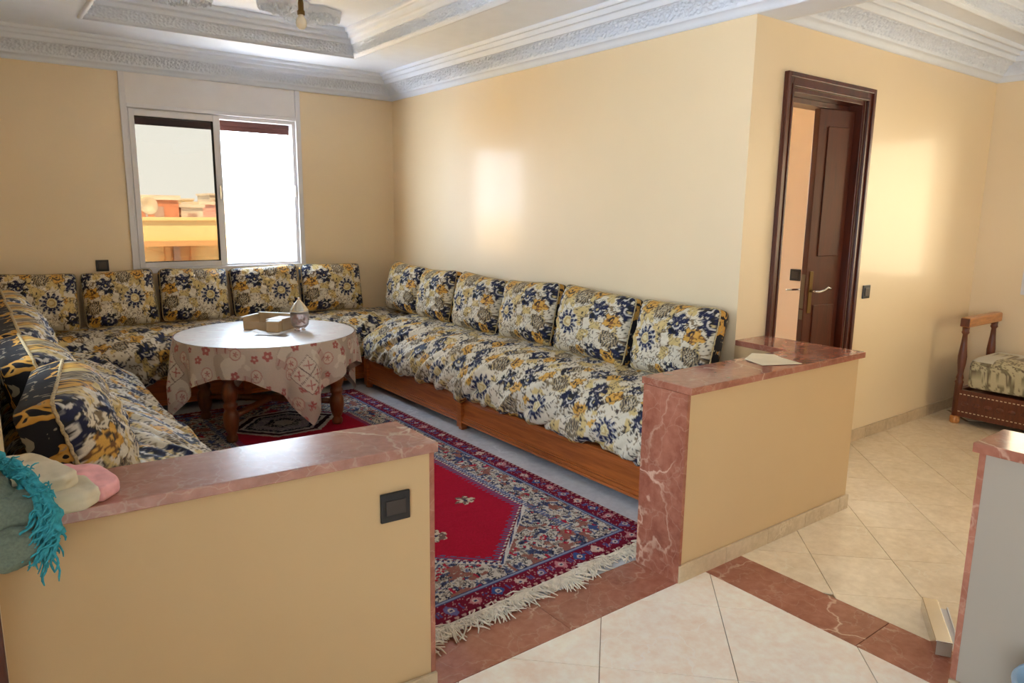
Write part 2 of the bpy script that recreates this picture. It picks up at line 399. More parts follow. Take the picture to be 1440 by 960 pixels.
# ------------------------------------------------------------------ floor
fl = struct(MB().box(-2.1, 6.5, -2.8, 6.5, -.06, -.006).build('floor', M['grout']))
def clip(poly, x0, x1, y0, y1):
    def cut(P, f):
        out = []
        for i in range(len(P)):
            a, b = P[i], P[(i+1) % len(P)]; fa, fb_ = f(a), f(b)
            if fa >= 0: out.append(a)
            if (fa >= 0) != (fb_ >= 0):
                k = fa/(fa-fb_); out.append((a[0]+k*(b[0]-a[0]), a[1]+k*(b[1]-a[1])))
        return out
    for f in (lambda p: p[0]-x0, lambda p: x1-p[0], lambda p: p[1]-y0, lambda p: y1-p[1]):
        poly = cut(poly, f)
        if len(poly) < 3: return []
    return poly
def area(P): return abs(sum(P[i][0]*P[(i+1) % len(P)][1]-P[(i+1) % len(P)][0]*P[i][1] for i in range(len(P))))/2
def tiles(x0, x1, y0, y1, d0, s0, pitch, m, exclude=None):
    full = {}
    j = .0015*math.sqrt(2)
    for a in range(-30, 40):
        for b in range(-30, 40):
            da, db = d0+a*pitch+j, d0+(a+1)*pitch-j; sa, sb = s0+b*pitch+j, s0+(b+1)*pitch-j
            P = [((s+d)/2, (s-d)/2) for d, s in ((da, sa), (da, sb), (db, sb), (db, sa))]
            Q = clip(P, x0, x1, y0, y1)
            if len(Q) < 3 or area(Q) < .002: continue
            if sum(Q[i][0]*Q[(i+1) % len(Q)][1]-Q[(i+1) % len(Q)][0]*Q[i][1] for i in range(len(Q))) < 0: Q = Q[::-1]
            cx = sum(p[0] for p in Q)/len(Q); cy = sum(p[1] for p in Q)/len(Q)
            isf = area(Q) > area(P)*.999
            if isf and m.name in full:
                o = bpy.data.objects.new('tile', full[m.name]); link(o, fl); o.location = (cx, cy, 0)
            else:
                o = MB().prism([(x-cx, y-cy) for x, y in Q], -.007, 0).build('tile', m, fl); o.location = (cx, cy, 0)
                if isf: full[m.name] = o.data
            o.location.z = random.uniform(-.0004, .0002)
tiles(-.6, 2.372, -.7, 1.760, .007, 3.10, .637, M['tile'])
tiles(2.621, XR, -.7, YD, 1.80, 4.96, .487, M['tile_b'])
MB().box(-1.9, -.603, -2.6, 1.8, -.007, 0).box(-.6, XR, -2.6, -.703, -.007, 0).build('floor_slab', M['tile'], fl)
MB().box(XW+.2, 4.95, YD+.2, 5.6, -.007, 0).build('floor_slab', M['tile'], fl)
MB().box(XW+.2, 4.95, YD, YD+.2, -.007, 0).build('floor_slab', M['red_marble'], fl)
for i in range(6):
    for k in range(7):
        xa = .02+i*.545; ya = 2.003+k*.605
        MB().box(xa, min(xa+.543, XW), ya, min(ya+.603, YB), -.007, 0).build('floor_slab', M['grey_marble'], fl)
# marble thresholds flush in the floor
for (a, b, c_, d) in ((1.03, 1.62, 1.763, 2.0), (1.623, 2.20, 1.763, 2.0)):
    MB().box(a, b, c_, d, -.007, .0005).build('threshold_slab', M['red_marble'], fl)
for (c_, d) in ((1.762, 1.10), (1.097, .6), (.597, -.7)):
    MB().box(2.374, 2.619, d, c_, -.007, .0005).build('threshold_slab', M['red_marble'], fl)

# ------------------------------------------------------------------ half walls
HS = .829
def lw(x): return 1.741+(1.049-x)*.056     # front line of the left half wall runs a little askew
hl = struct(empty('wall_partition_left'))
MB().prism([(-.022, lw(-.022)+.022), (1.030, lw(1.03)+.021), (1.030, 1.985), (-.022, 2.045)], -.01, HS-.03).build('wall_surface', M['cream_dull'], hl)
MB().prism([(-.022, lw(-.022)), (1.049, lw(1.049)), (1.049, 2.005), (-.022, 2.065)], HS-.03, HS).build('marble_cap', M['worn_marble'], hl, bev=.003)
MB().prism([(1.030, lw(1.03)+.019), (1.046, 1.762), (1.046, 1.987), (1.030, 1.987)], 0, HS-.03).build('marble_panel', M['red_marble'], hl)
hr = struct(empty('wall_partition_right'))
MB().prism([(2.214, 1.762), (3.515, 1.762), (3.515, YD), (XW, YD), (XW, 1.985), (2.214, 1.985)], -.01, HS-.03).build('wall_surface', M['cream_dull'], hr)
MB().prism([(2.199, 1.741), (3.54, 1.741), (3.54, YD), (XW+.001, YD), (XW-.02, 2.005), (2.199, 2.005)], HS-.03, HS).build('marble_cap', M['red_marble'], hr, bev=.003)
MB().box(2.197, 2.214, 1.757, 1.99, 0, HS-.03).build('marble_panel', M['red_marble'], hr)
hp = struct(empty('wall_partition_near'))
MB().box(2.333, 2.52, -.7, .765, -.01, HS-.012).build('wall_surface', M['greige'], hp)
MB().box(2.311, 2.54, -.72, .796, HS-.012, HS+.018).build('marble_cap', M['red_marble'], hp, bev=.003)
MB().box(2.331, 2.522, .765, .782, 0, HS-.012).build('marble_panel', M['red_marble'], hp)
# skirting tiles, piece by piece
def skirt(name, p0, p1, h=.075, th=.012, step=.31, gaps=()):
    s = struct(empty(name)); p0 = Vector(p0); p1 = Vector(p1); L = (p1-p0).length; d = (p1-p0)/L; n = Vector((d.y, -d.x))
    x = 0
    while x < L-.01:
        e = min(L, x+step)
        a = p0+d*(x+.001); b = p0+d*(e-.001)
        if not any(g0 < (x+e)/2 < g1 for g0, g1 in gaps):
            q = [a, b, b+n*th, a+n*th]; q = [(v_.x, v_.y) for v_ in q]
            if n.dot(Vector((0, 0))) is not None:
                ar = sum(q[i][0]*q[(i+1) % 4][1]-q[(i+1) % 4][0]*q[i][1] for i in range(4))
                if ar < 0: q = q[::-1]
            MB().prism(q, 0, h+random.uniform(-.001, .0015)).build('skirting_tile', M['skirt'], s, bev=.0015, seg=1)
        x = e
skirt('baseboard_partition_right', (2.198, 1.7615), (3.528, 1.7615))
skirt('baseboard_partition_right_end', (3.5155, 1.752), (3.5155, YD-.01))
skirt('baseboard_partition_left', (-.02, lw(-.02)+.0205), (1.046, lw(1.046)+.0175))
skirt('baseboard_partition_near', (2.332, .782), (2.332, -.7))
skirt('baseboard_door', (4.48, YD), (XR, YD), h=.08)
skirt('baseboard_door_short', (3.528, YD), (3.54, YD), h=.08)
skirt('baseboard_right', (XR, YD-.014), (XR, -.7), h=.08)

# ------------------------------------------------------------------ ceiling, recesses, cornices
ce = struct(empty('ceiling'))
HX0, HX1, HY0, HY1 = .72, 2.565, 1.9, 5.50
KX0, KX1, KY0, KY1 = 4.05, 5.78, -.9, 1.93
def plate(x0, x1, y0, y1, h, z):
    b_ = MB()
    if h:
        a0, a1, c0, c1 = h
        b_.box(x0, a0, y0, y1, z, z+.2).box(a1, x1, y0, y1, z, z+.2).box(a0, a1, y0, c0, z, z+.2).box(a0, a1, c1, y1, z, z+.2)
    else: b_.box(x0, x1, y0, y1, z, z+.2)
    return b_
plate(-.2, XW, HY-.2, YB+.1, (HX0, HX1, HY0, HY1), ZT).build('ceiling_surface', M['white'], ce)
plate(-2.1, -.2, HY-.2, 2.0, None, ZT).build('ceiling_surface', M['white'], ce)
plate(XW+.2, XR+.1, HY-.2, YD+.1, (KX0, KX1, KY0, KY1), ZT).build('ceiling_surface', M['white'], ce)
plate(XW+.2, 5.1, YD+.1, 5.75, None, ZT).build('ceiling_surface', M['white'], ce)
MB().box(HX0-.1, HX1+.1, HY0-.1, HY1+.1, 2.85, 2.87).build('ceiling_recess', M['white'], ce)
MB().box(KX0-.1, KX1+.1, KY0-.1, KY1+.1, 2.80, 2.82).build('ceiling_recess', M['white'], ce)
struct(MB().box(XW, XW+.2, HY, YD, ZC, ZT+.1).build('ceiling_beam', M['white']))
def relief(s, t_):
    """carved plaster: row of rosettes between leafy scrolls; s along, t_ 0..1 across"""
    P = .15; ds = ((s/P+.5) % 1-.5)*P; dt = (t_-.5)*.115
    r = np.hypot(ds, dt); th = np.arctan2(dt, ds)
    ro = np.clip(1-np.abs(r-.030-.006*np.cos(8*th))/.007, 0, 1)+np.clip(1-r/.013, 0, 1)
    n = fb(s*44, t_*5.0, 4, 2); sc = np.clip(1-np.abs(n-.5)/.09, 0, 1)
    n2 = fb(s*60+9, t_*7, 9, 2); sc2 = np.clip(1-np.abs(n2-.5)/.08, 0, 1)
    mask = (r > .044)
    return np.clip(ro+mask*np.maximum(sc, sc2), 0, 1)*np.clip(np.minimum(t_, 1-t_)*12, 0, 1)
PROF = [(0, ZC), (.022, ZC), (.024, ZC+.014), (.036, ZC+.022), (.044, ZC+.036), (.054, ZC+.034), (.060, ZC+.040), (.058, ZC+.052), ('f',), (.140, ZC+.118), (.148, ZC+.110), (.156, ZC+.116), (.158, ZC+.138), (.164, ZC+.150),
        (.176, ZC+.150), (.186, ZC+.140), (.192, ZC+.150), (.193, ZC+.172), (.200, ZC+.178), (.212, ZC+.176), (.218, ZC+.166), (.228, ZC+.170), (.234, ZC+.182), (.236, ZT+.004)]
PREC = [(-.030, ZT+.002), (-.026, ZT-.012), (-.004, ZT-.014), (0, ZT+.002), (.010, ZT+.006), ('f',), (.036, ZT+.078), (.048, ZT+.072), (.056, ZT+.080), (.054, ZT+.100), (.066, ZT+.112), (.084, ZT+.106), (.092, ZT+.116), (.090, ZT+.134), (.104, ZT+.142), (.122, ZT+.136), (.130, ZT+.146), (.129, ZT+.172)]
def cornice(name, p0, p1, n, prof, m0=1, m1=1, amp=.013, step=.006, parent=None, m=None):
    """sweep along p0->p1; n = 2D direction away from wall; m0/m1 mitre sign at the ends"""
    pts = []
    for i, q in enumerate(prof):
        if q[0] == 'f':
            a, b = prof[i-1], prof[i+1]; K = 20
            for k in range(1, K):
                u_ = k/K; sag = .010*math.sin(math.pi*u_)
                dx, dz = b[0]-a[0], b[1]-a[1]; L_ = math.hypot(dx, dz); nx, nz = dz/L_, -dx/L_
                pts.append((a[0]+dx*u_-nx*sag, a[1]+dz*u_-nz*sag, u_, nx, nz))
        else: pts.append((q[0], q[1], -1, 0, 0))
    p0 = np.array(p0, float); p1 = np.array(p1, float); L = np.linalg.norm(p1-p0); d = (p1-p0)/L; n = np.array(n, float)
    N = max(8, int(L/step)); s = np.linspace(0, 1, N+1)[:, None]
    A = np.array(pts); D, Z, T_, NX, NZ = [A[:, k][None, :] for k in range(5)]
    S = (m0*D)*(1-s)+(L-m1*D)*s
    rel = np.where(T_ >= 0, relief(S+0*D, np.clip(T_, 0, 1)+0*S), 0)*amp
    Dd = D+rel*NX; Zz = Z+rel*NZ+0*S
    P = np.empty(S.shape+(3,))
    P[..., 0] = p0[0]+d[0]*S+n[0]*Dd; P[..., 1] = p0[1]+d[1]*S+n[1]*Dd; P[..., 2] = Zz
    o = grid_obj(name, P, m or M['white'], parent, smooth=False)
    return o
struct(cornice('trim_1', (.02, YB), (XW, YB), (0, -1), PROF))
struct(cornice('trim_2', (XW, YB), (XW, -1.2), (-1, 0), PROF, 1, 0))
struct(cornice('trim_3', (.02, 2.1), (.02, YB), (1, 0), PROF, 0, 1, step=.02))
struct(cornice('trim_4', (XW+.2, YD), (XR, YD), (0, -1), PROF))
struct(cornice('trim_5', (XR, YD), (XR, -1.2), (-1, 0), PROF, 1, 0))
struct(cornice('trim_6', (XW+.2, -1.2), (XW+.2, YD), (1, 0), PROF, 0, 1))
struct(cornice('trim_7', (HX0, HY1), (HX1, HY1), (0, -1), PREC))
struct(cornice('trim_8', (HX1, HY1), (HX1, HY0), (-1, 0), PREC))
struct(cornice('trim_9', (HX0, HY0), (HX0, HY1), (1, 0), PREC, step=.012))
struct(cornice('trim_10', (KX0, KY1), (KX1, KY1), (0, -1), [(a[0], min(a[1], 2.81)) if len(a) > 1 else a for a in PREC]))
struct(cornice('trim_11', (KX0, KY0), (KX0, KY1), (1, 0), [(a[0], min(a[1], 2.81)) if len(a) > 1 else a for a in PREC], step=.02))
def rosette(cx, cy, lobes, z=2.85):
    th = np.linspace(0, 2*np.pi, 121)[:-1][:, None]; r = np.linspace(0, 1, 40)[None, :]
    sx, sy = lobes
    X = cx+sx*r*np.cos(th)*(1+.05*np.cos(8*th)); Y = cy+sy*r*np.sin(th)*(1+.05*np.cos(8*th))
    n = fb(X*34, Y*34, 13, 2); sc = np.clip(1-np.abs(n-.5)/.10, 0, 1)
    rim = np.clip(1-np.abs(r-.93)/.06, 0, 1)+np.clip(1-np.abs(r-.25)/.06, 0, 1)+0*th
    Z = z-.006-.03*np.clip(sc+rim, 0, 1.3)-.012*(1-r**4)
    Z = np.where(r > .995, z, Z)
    return grid_obj('plaster_rosette', np.stack([X, Y+0*r, Z], -1), M['white'], ce, close_u=True, smooth=False)
rosette(2.08, 5.12, (.20, .20)); rosette(1.84, 5.02, (.17, .17)); rosette(1.24, 5.22, (.20, .17)); rosette(1.0, 5.1, (.17, .17))
rosette(1.64, 3.9, (.34, .34))

# ------------------------------------------------------------------ window in the back wall
w1 = struct(empty('window_1'))
def bar(b_, x0, x1, z0, z1, y0, y1): b_.box(x0, x1, y0, y1, z0, z1)
# surround and shutter box up to the cornice
f = MB(); y0, y1 = YB-.018, YB+.06
bar(f, 1.003, 1.045, .99, 2.49, y0, y1); bar(f, 2.340, 2.382, .99, 2.49, y0, y1); bar(f, 1.045, 2.340, 2.235, 2.265, y0, y1)
bar(f, 1.045, 2.340, .985, 1.025, y0, y1)
f.build('window_surround', M['alu'], w1, bev=.003)
MB().box(1.045, 2.340, YB-.010, YB+.05, 2.265, 2.49).build('shutter_box_panel', M['panel'], w1, bev=.002)
f = MB(); y0, y1 = YB+.01, YB+.12
bar(f, 1.045, 1.062, 1.025, 2.235, y0, y1); bar(f, 2.313, 2.340, 1.025, 2.235, y0, y1)
bar(f, 1.062, 2.313, 2.205, 2.235, y0, y1); bar(f, 1.062, 2.313, 1.02, 1.045, y0, y1)
f.build('window_frame', M['alu'], w1, bev=.002)
sash = MB(); y0, y1 = YB-.002, YB+.03
bar(sash, 1.056, 1.094, 1.028, 2.228, y0, y1); bar(sash, 1.664, 1.716, 1.028, 2.228, y0, y1)
bar(sash, 1.094, 1.664, 2.180, 2.228, y0, y1); bar(sash, 1.094, 1.664, 1.028, 1.070, y0, y1)
sh_ = sash.build('sash', M['alu'], w1, bev=.003)
MB().box(1.09, 1.67, YB+.010, YB+.014, 1.066, 2.184).build('pane', M['tint'], sh_)
g = MB(); bar(g, 1.650, 1.664, 1.070, 2.180, YB+.002, YB+.018); bar(g, 1.094, 1.664, 2.168, 2.180, YB+.002, YB+.018); bar(g, 1.094, 1.664, 1.07, 1.076, YB+.002, YB+.018)
g.build('gasket', M['rubber'], sh_)
MB().box(1.684, 1.696, YB-.012, YB, 1.57, 1.68).build('latch', M['steel'], sh_, bev=.003)
MB().box(2.318, 2.326, YB+.0, YB+.012, 1.60, 1.70).build('latch', M['steel'], w1, bev=.002)
# rolled shutter lath ends seen at the top of both openings
for k in range(2):
    MB().box(1.06, 2.315, YB+.09+.004*(k % 2), YB+.105, 2.205-.040*(k+1), 2.206-.040*k).build('shutter_slat', M['maroon'], w1, bev=.003)
MB().box(1.0, 2.38, YB+.12, YB+.26, .97, 1.02).build('window_sill', M['grey_marble'], w1)
portal((1.69, YB+.2, 1.62), (R(-90), 0, 0), 1.25, 1.2)
# window in the right wall
w2 = struct(empty('window_2'))
f = MB(); x0, x1 = XR-.018, XR+.06
for (a, b, c_, d) in ((RY0+.05, (RY0+RY1)/2-.03, RZ0-.005, RZ0+.07), ((RY0+RY1)/2+.03, RY1-.05, RZ0-.005, RZ0+.07), (RY0+.05, (RY0+RY1)/2-.03, RZ1-.05, RZ1), ((RY0+RY1)/2+.03, RY1-.05, RZ1-.05, RZ1), (RY0, RY0+.05, RZ0-.005, RZ1), (RY1-.05, RY1-.002, RZ0-.005, RZ1), ((RY0+RY1)/2-.03, (RY0+RY1)/2+.03, RZ0-.005, RZ1)):
    f.box(x0, x1, a, b, c_, d)
f.build('window_frame', M['alu'], w2, bev=.003)
MB().box(XR+.02, XR+.024, RY0+.04, (RY0+RY1)/2, RZ0+.04, RZ1-.04).build('pane', M['bronze'], w2)
MB().box(XR+.03, XR+.034, (RY0+RY1)/2, RY1-.04, RZ0+.04, RZ1-.04).build('pane', M['bronze'], w2)
portal((XR+.15, (RY0+RY1)/2, (RZ0+RZ1)/2), (0, R(90), 0), RZ1-RZ0, RY1-RY0)
# added window behind the camera, never in view, brings daylight to the hall
w3 = struct(empty('added_window_3'))
f = MB()
for xx in (4.1, 4.75, 5.40, 6.04): f.box(xx, xx+.06, HY-.12, HY-.06, .9, 2.25)
f.box(4.1, 6.1, HY-.12, HY-.06, 2.19, 2.25).box(4.1, 6.1, HY-.12, HY-.06, .9, .96)
f.build('window_frame', M['alu'], w3)
for xx in (4.16, 4.81, 5.46): MB().box(xx, xx+.59, HY-.095, HY-.09, .96, 2.19).build('pane', M['bronze'], w3)
portal((5.1, HY-.18, 1.57), (R(90), 0, 0), 2.0, 1.35)
# extra window put in the hall's left wall, unseen, to brighten it
w5 = struct(empty('added_window_5'))
f = MB()
for yy in (-1.9, -.93, .04): f.box(-2.03, -1.97, yy, yy+.06, .3, 2.25)
f.box(-2.03, -1.97, -1.9, .1, 2.19, 2.25).box(-2.03, -1.97, -1.9, .1, .3, .36)
f.build('window_frame', M['alu'], w5)
for yy in (-1.84, -.87): MB().box(-2.0, -1.995, yy, yy+.91, .36, 2.19).build('pane', M['clear'], w5)
portal((-2.07, -.9, 1.27), (0, R(-90), 0), 1.95, 2.0)
# assumed second salon window, added in the unseen left wall for daylight
w4 = struct(empty('added_window_4'))
f = MB()
for yy in (LY0, (LY0+LY1)/2-.03, LY1-.06): f.box(-.12, -.05, yy, yy+.06, .98, 2.25)
f.box(-.12, -.05, LY0, LY1, 2.19, 2.25).box(-.12, -.05, LY0, LY1, .98, 1.04)
f.build('window_frame', M['alu'], w4)
for yy in (LY0+.06, (LY0+LY1)/2+.03): MB().box(-.09, -.085, yy, yy+(LY1-LY0)/2-.09, 1.04, 2.19).build('pane', M['clear'], w4)
portal((-.18, (LY0+LY1)/2, 1.6), (0, R(-90), 0), 1.27, LY1-LY0)
portal((4.55, 5.7, 1.55), (R(-90), 0, 0), .7, 1.3)  # portal for the added opening in the room behind the door

# ------------------------------------------------------------------ door
d1 = struct(empty('door_1'))
f = MB(); y0, y1 = YD-.022, YD+.0
def casing(b_, i, o_, yy0, yy1, top):
    b_.box(DX0-o_, DX0-i, yy0, yy1, 0, top+o_); b_.box(DX1+i, DX1+o_, yy0, yy1, 0, top+o_); b_.box(DX0-i, DX1+i, yy0, yy1, top+i, top+o_)
casing(f, 0, .07, YD-.016, YD, DZ-.0); casing(f, .045, .07, YD-.028, YD-.016, DZ); casing(f, 0, .014, YD-.022, YD-.016, DZ)
f.build('casing', M['dark_wood'], d1, bev=.003)
f = MB(); f.box(DX0, DX0+.025, YD, YD+.2, 0, DZ).box(DX1-.025, DX1, YD, YD+.2, 0, DZ).box(DX0+.025, DX1-.025, YD, YD+.2, DZ-.025, DZ)
f.box(DX0+.025, DX0+.04, YD+.06, YD+.2, 0, DZ-.025).box(DX1-.04, DX1-.025, YD+.09, YD+.2, 0, DZ-.025).box(DX0+.04, DX1-.04, YD+.09, YD+.2, DZ-.055, DZ-.025)
f.build('door_frame', M['dark_wood'], d1, bev=.002)
lf = MB().box(-.30, 0, 0, .042, .01, 2.12)
lf.box(-.225, -.045, -.008, 0, 1.25, 2.02).box(-.225, -.045, -.008, 0, .15, .95)
leaf = lf.build('door_leaf', M['dark_wood'], d1, bev=.006); leaf.location = (DX1-.028, YD+.045, 0); leaf.rotation_euler = (0, 0, R(-10))
MB().box(-.3015, -.2995, .008, .034, .93, 1.14).build('lock_plate', M['worn_steel'], leaf)
MB().box(-.3015, -.2995, .008, .034, .86, .92).build('lock_plate', M['worn_steel'], leaf)
MB().box(-.275, -.245, -.006, 0, .90, 1.16).build('escutcheon', M['brass'], leaf, bev=.003)
h_ = MB().tube([(-.26, 0, 1.04), (-.26, -.045, 1.04), (-.245, -.055, 1.038), (-.20, -.055, 1.045), (-.17, -.055, 1.062), (-.145, -.055, 1.055)], [.008, .008, .009, .008, .009, .008])
h_.build('door_handle', M['steel'], leaf, smooth=True)
MB().tube([(-.26, .042, 1.04), (-.26, .085, 1.04), (-.30, .09, 1.04), (-.36, .09, 1.04)], .007).build('door_handle', M['steel'], leaf, smooth=True)
# dark casing at the left end of the near partition
d2 = struct(empty('door_2'))
MB().box(-.115, -.023, 1.765, 1.80, 0, 2.2).box(-.99, -.91, 1.765, 1.80, 0, 2.2).box(-.91, -.115, 1.765, 1.80, 2.12, 2.2).build('casing', M['dark_wood'], d2, bev=.004)
MB().box(-.91, -.115, 1.86, 1.9, 0, 2.12).build('door_leaf', M['dark_wood'], d2)

# ------------------------------------------------------------------ switches and sockets
def switch(c, nrm, label, cat='switch', w_=.086, h_=.086, rocker=(.050, .050), name='light_switch'):
    o = empty(name, c); n = Vector(nrm); o.rotation_euler = (0, 0, math.atan2(n.y, n.x)+R(90))
    MB().box(-w_/2, w_/2, -.010, 0, -h_/2, h_/2).build('frame_plate', M['black'], o, bev=.003)
    MB().box(-rocker[0]/2, rocker[0]/2, -.014, -.008, -rocker[1]/2, rocker[1]/2).build('rocker', M['rocker'], o, bev=.002)
    return tag(o, label, cat)
switch((.916, lw(.916)+.0205, .654), (-.056, -1), 'black wide light switch on the front of the near left half wall', w_=.092, h_=.088, rocker=(.062, .045))
switch((.796, YB, 1.058), (0, -1), 'small black wall switch left of the window above the sofa cushions')
switch((4.628, YD, 1.014), (0, -1), 'black light switch on the cream wall right of the door')
switch((4.95, 3.02, 1.055), (-1, 0), 'black light switch on the peach wall seen through the doorway')

# ------------------------------------------------------------------ sofas
def ysmooth(P, k):  # small smoothing
    return P
def sofa(name, L, label, loc, rz, breaks, seed, front=.72, top=.60, feet=(), wend=(0, 0)):
    """local: x along length 0..L, y = 0 at the wall, front towards -y"""
    s = empty(name, loc, rz); tag(s, label, 'sofa')
    # girth: back bottom -> top -> crest -> front -> tuck
    G = np.array([(-.01, .30), (-.01, top-.03), (-.06, top), (-.20, top+.004), (-.38, top-.008), (-.50, top-.035), (-.60, top-.085), (-.675, top-.15),
                  (-front+.01, top-.22), (-front, top-.29), (-front+.005, top-.34), (-front+.03, top-.365), (-front+.09, top-.37)])
    # arclength resample with smoothing
    dd = np.r_[0, np.cumsum(np.hypot(*np.diff(G, axis=0).T))]; NG = 150
    tt = np.linspace(0, dd[-1], NG); gy = np.interp(tt, dd, G[:, 0]); gz = np.interp(tt, dd, G[:, 1])
    for _ in range(30):
        gy[1:-1] = (gy[:-2]+2*gy[1:-1]+gy[2:])/4; gz[1:-1] = (gz[:-2]+2*gz[1:-1]+gz[2:])/4
    NL = int(L/.0075); s_ = np.linspace(0, L, NL)
    S, T_ = np.meshgrid(s_, tt, indexing='ij')
    Y = np.broadcast_to(gy, S.shape).copy(); Z = np.broadcast_to(gz, S.shape).copy()
    ty = np.gradient(gy); tz = np.gradient(gz); nl = np.hypot(ty, tz); ny, nz = -(-tz/nl), -(ty/nl)
    ny = tz/nl; nz = -ty/nl
    ny, nz = ny, nz
    if nz[40] < 0: ny, nz = -ny, -nz
    fr = np.clip((T_-.55)/.35, 0, 1)                                   # front drape weight
    wr = (fb(S*7+T_*5+seed, T_*1.6, 3, 3)-.5)*.055*(.3+fr) + (fb(S*16+T_*14, T_*4, seed+5, 2)-.5)*.03*(.4+fr) - .016*fr*np.clip(1-np.abs(fb(S*5+T_*4.5, T_*1.5, seed+3, 2)-.5)/.05, 0, 1)
    wr += (fb(S*2.2, T_*1.2, seed+9, 2)-.5)*.035
    col, h = fabric(S+.03*seed+.02*(fb(S*4, T_*4, 6)-.5), (dd[-1]-T_)*1.0+.02)
    dsp = wr+h*.0012
    end = np.clip(np.minimum(S, L-S)/.07, 0, 1); k = np.sqrt(np.clip(1-(1-end)**2, 0, 1))
    cy, cz = -front/2, top-.22
    Y = Y+ny[None]*dsp; Z = Z+nz[None]*dsp
    Z = np.where(T_ > tt[-1]-.10, Z+(fb(S*6, S*0, seed+2)-.5)*.04, Z)
    Y = cy+(Y-cy)*(.90+.10*k); Z = cz+(Z-cz)*(.72+.28*k)
    Z[0] = cz; Y[0] = cy; Z[-1] = cz; Y[-1] = cy
    Y = np.minimum(Y, -.004)
    P = np.stack([S, Y, Z], -1)
    grid_obj('mattress', P, M['fabric'], s, col, flip=False)
    # wooden base in sections
    fy = -front+.08; last = 0
    for bx in list(breaks)+[L]:
        a, b = last+.004, bx-.004
        p = MB().box(a, b, fy, fy+.03, .055, .245).box(a, b, fy-.022, fy, .055, .072).box(a, b, fy-.014, fy, .072, .092).box(a, b, fy-.006, fy, .092, .104).box(a, b, fy-.018, fy, .222, .245).box(a, b, fy-.008, fy, .205, .222)
        p.build('base_panel', M['orange_wood'], s, bev=.004)
        last = bx
    MB().box(.0, L, fy+.03, -.01, .20, .245).build('base_board', M['orange_wood'], s)
    for bx in [.03]+list(breaks)+[L-.03]:
        MB().box(bx-.028, bx+.028, fy-.026, fy+.035, .022, .250).box(bx-.02, bx+.02, fy-.014, fy+.03, 0, .022).build('leg', M['orange_wood'], s, bev=.003)
    for bx in (.06, L-.06): MB().box(bx-.025, bx+.025, -.08, -.03, 0, .20).build('leg', M['orange_wood'], s)
    return s
sofa('banquette_sofa', 3.48, 'long floral banquette sofa on orange wood base against the glossy right-hand salon wall', (XW-.002, 5.545, 0), R(-90), [1.50], 1)
sofa('banquette_sofa', 3.18, 'floral banquette sofa under the window along the back wall', (.05, YB-.004, 0), 0, [1.6], 2, front=.64, top=.605)
sofa('banquette_sofa', 3.42, 'floral banquette sofa on the left, nearest the half wall draped with clothes', (.03, 2.10, 0), R(90), [1.7], 3, front=.80, top=.57)

# ------------------------------------------------------------------ cushions
def cushion_meshes(mirror, seed, W=.585, H=.45, T=.10):
    NA, NB = 116, 92
    a = np.linspace(-1, 1, NA)[:, None]; b = np.linspace(-1, 1, NB)[None, :]
    ear = (np.abs(a)**6)*(np.abs(b)**6)
    rc = 1-.055*(np.abs(a)**8)*(np.abs(b)**8); X = a*W/2*(1-.02*(1-b*b))*rc; Z = b*H/2*(1-.05*(1-a*a)+.02*a*np.sin(seed)+.03*(fb(a*2.2+seed, 0*b, 7)-.5))*rc
    prof = ((1-np.abs(a)**4)*(1-np.abs(b)**3.4))**.62
    wr = (fb(a*3+seed, b*3, 3)-.5)*.045*prof+(fb(a*8, b*8, seed)-.5)*.016*np.clip(prof*2, 0, 1)
    uu = a*W/2*(1 if not mirror else -1)+W/2+0*b; vv = b*H/2+H/2+.03+0*a
    if mirror: uu = uu-.02
    col, h = fabric(uu+(0 if mirror else .0), vv)
    D = -(T*prof+wr+h*.0013*np.clip(prof*3, 0, 1))-.0*a
    P = np.stack([X, D, Z], -1)
    # perimeter
    per = np.concatenate([P[:, 0], P[-1, 1:], P[::-1, -1][1:], P[0, ::-1][1:-1]])
    return P, col, per
def make_cushion(name, mirror, seed):
    P, col, per = cushion_meshes(mirror, seed)
    o = grid_obj(name, P, M['fabric'], None, col, flip=False)
    n = len(per); G = .085
    rings = []
    for k, (t_, sc) in enumerate(((0, 1.0), (.25, 1.012), (.5, 1.016), (.75, 1.010), (1, .985))):
        q = per.copy(); q[:, 0] *= sc; q[:, 2] *= sc; q[:, 1] = per[:, 1]+G*t_; rings.append(q)
    c = rings[-1].copy(); c[:, 0] *= .6; c[:, 2] *= .6; c[:, 1] += .02; rings.append(c)
    c = c.copy()*np.array([0, 1, 0]); rings.append(c)
    band = grid_obj('side_band', np.stack(rings, 1), M['band'], o, close_u=True)
    for off in (.004,):
        q = per[::2].copy(); q[:, 0] *= 1.012; q[:, 2] *= 1.012; q[:, 1] += off
        ti = np.arange(len(q)); q[:, 1] += .0015*np.sin(ti*1.9)
        MB().tube(q.tolist(), .0045, 5, True).build('braid_trim', M['braid'], o, smooth=True)
    return o
protoA = [make_cushion('sofa_cushion', False, 2), make_cushion('sofa_cushion', False, 5)]
protoB = [make_cushion('sofa_cushion', True, 3), make_cushion('sofa_cushion', True, 8)]
used = set()
def place(proto, loc, rot, sc, label):
    if proto.name in used:
        o = proto.copy(); COL.objects.link(o)
        for ch in proto.children:
            c = ch.copy(); c.parent = o; COL.objects.link(c)
    else: o = proto; used.add(proto.name)
    o.location = loc; o.rotation_euler = rot; o.scale = sc
    tag(o, label, 'cushion', 'floral cushions along the salon sofas')
ordn = ['nearest the half wall', 'second from the half wall', 'third from the half wall', 'fourth from the half wall', 'fifth from the half wall', 'in the far corner']
rb = [(2.31, 2.90), (2.93, 3.60), (3.62, 4.21), (4.23, 4.87), (4.89, 5.41), (5.43, 5.98)]
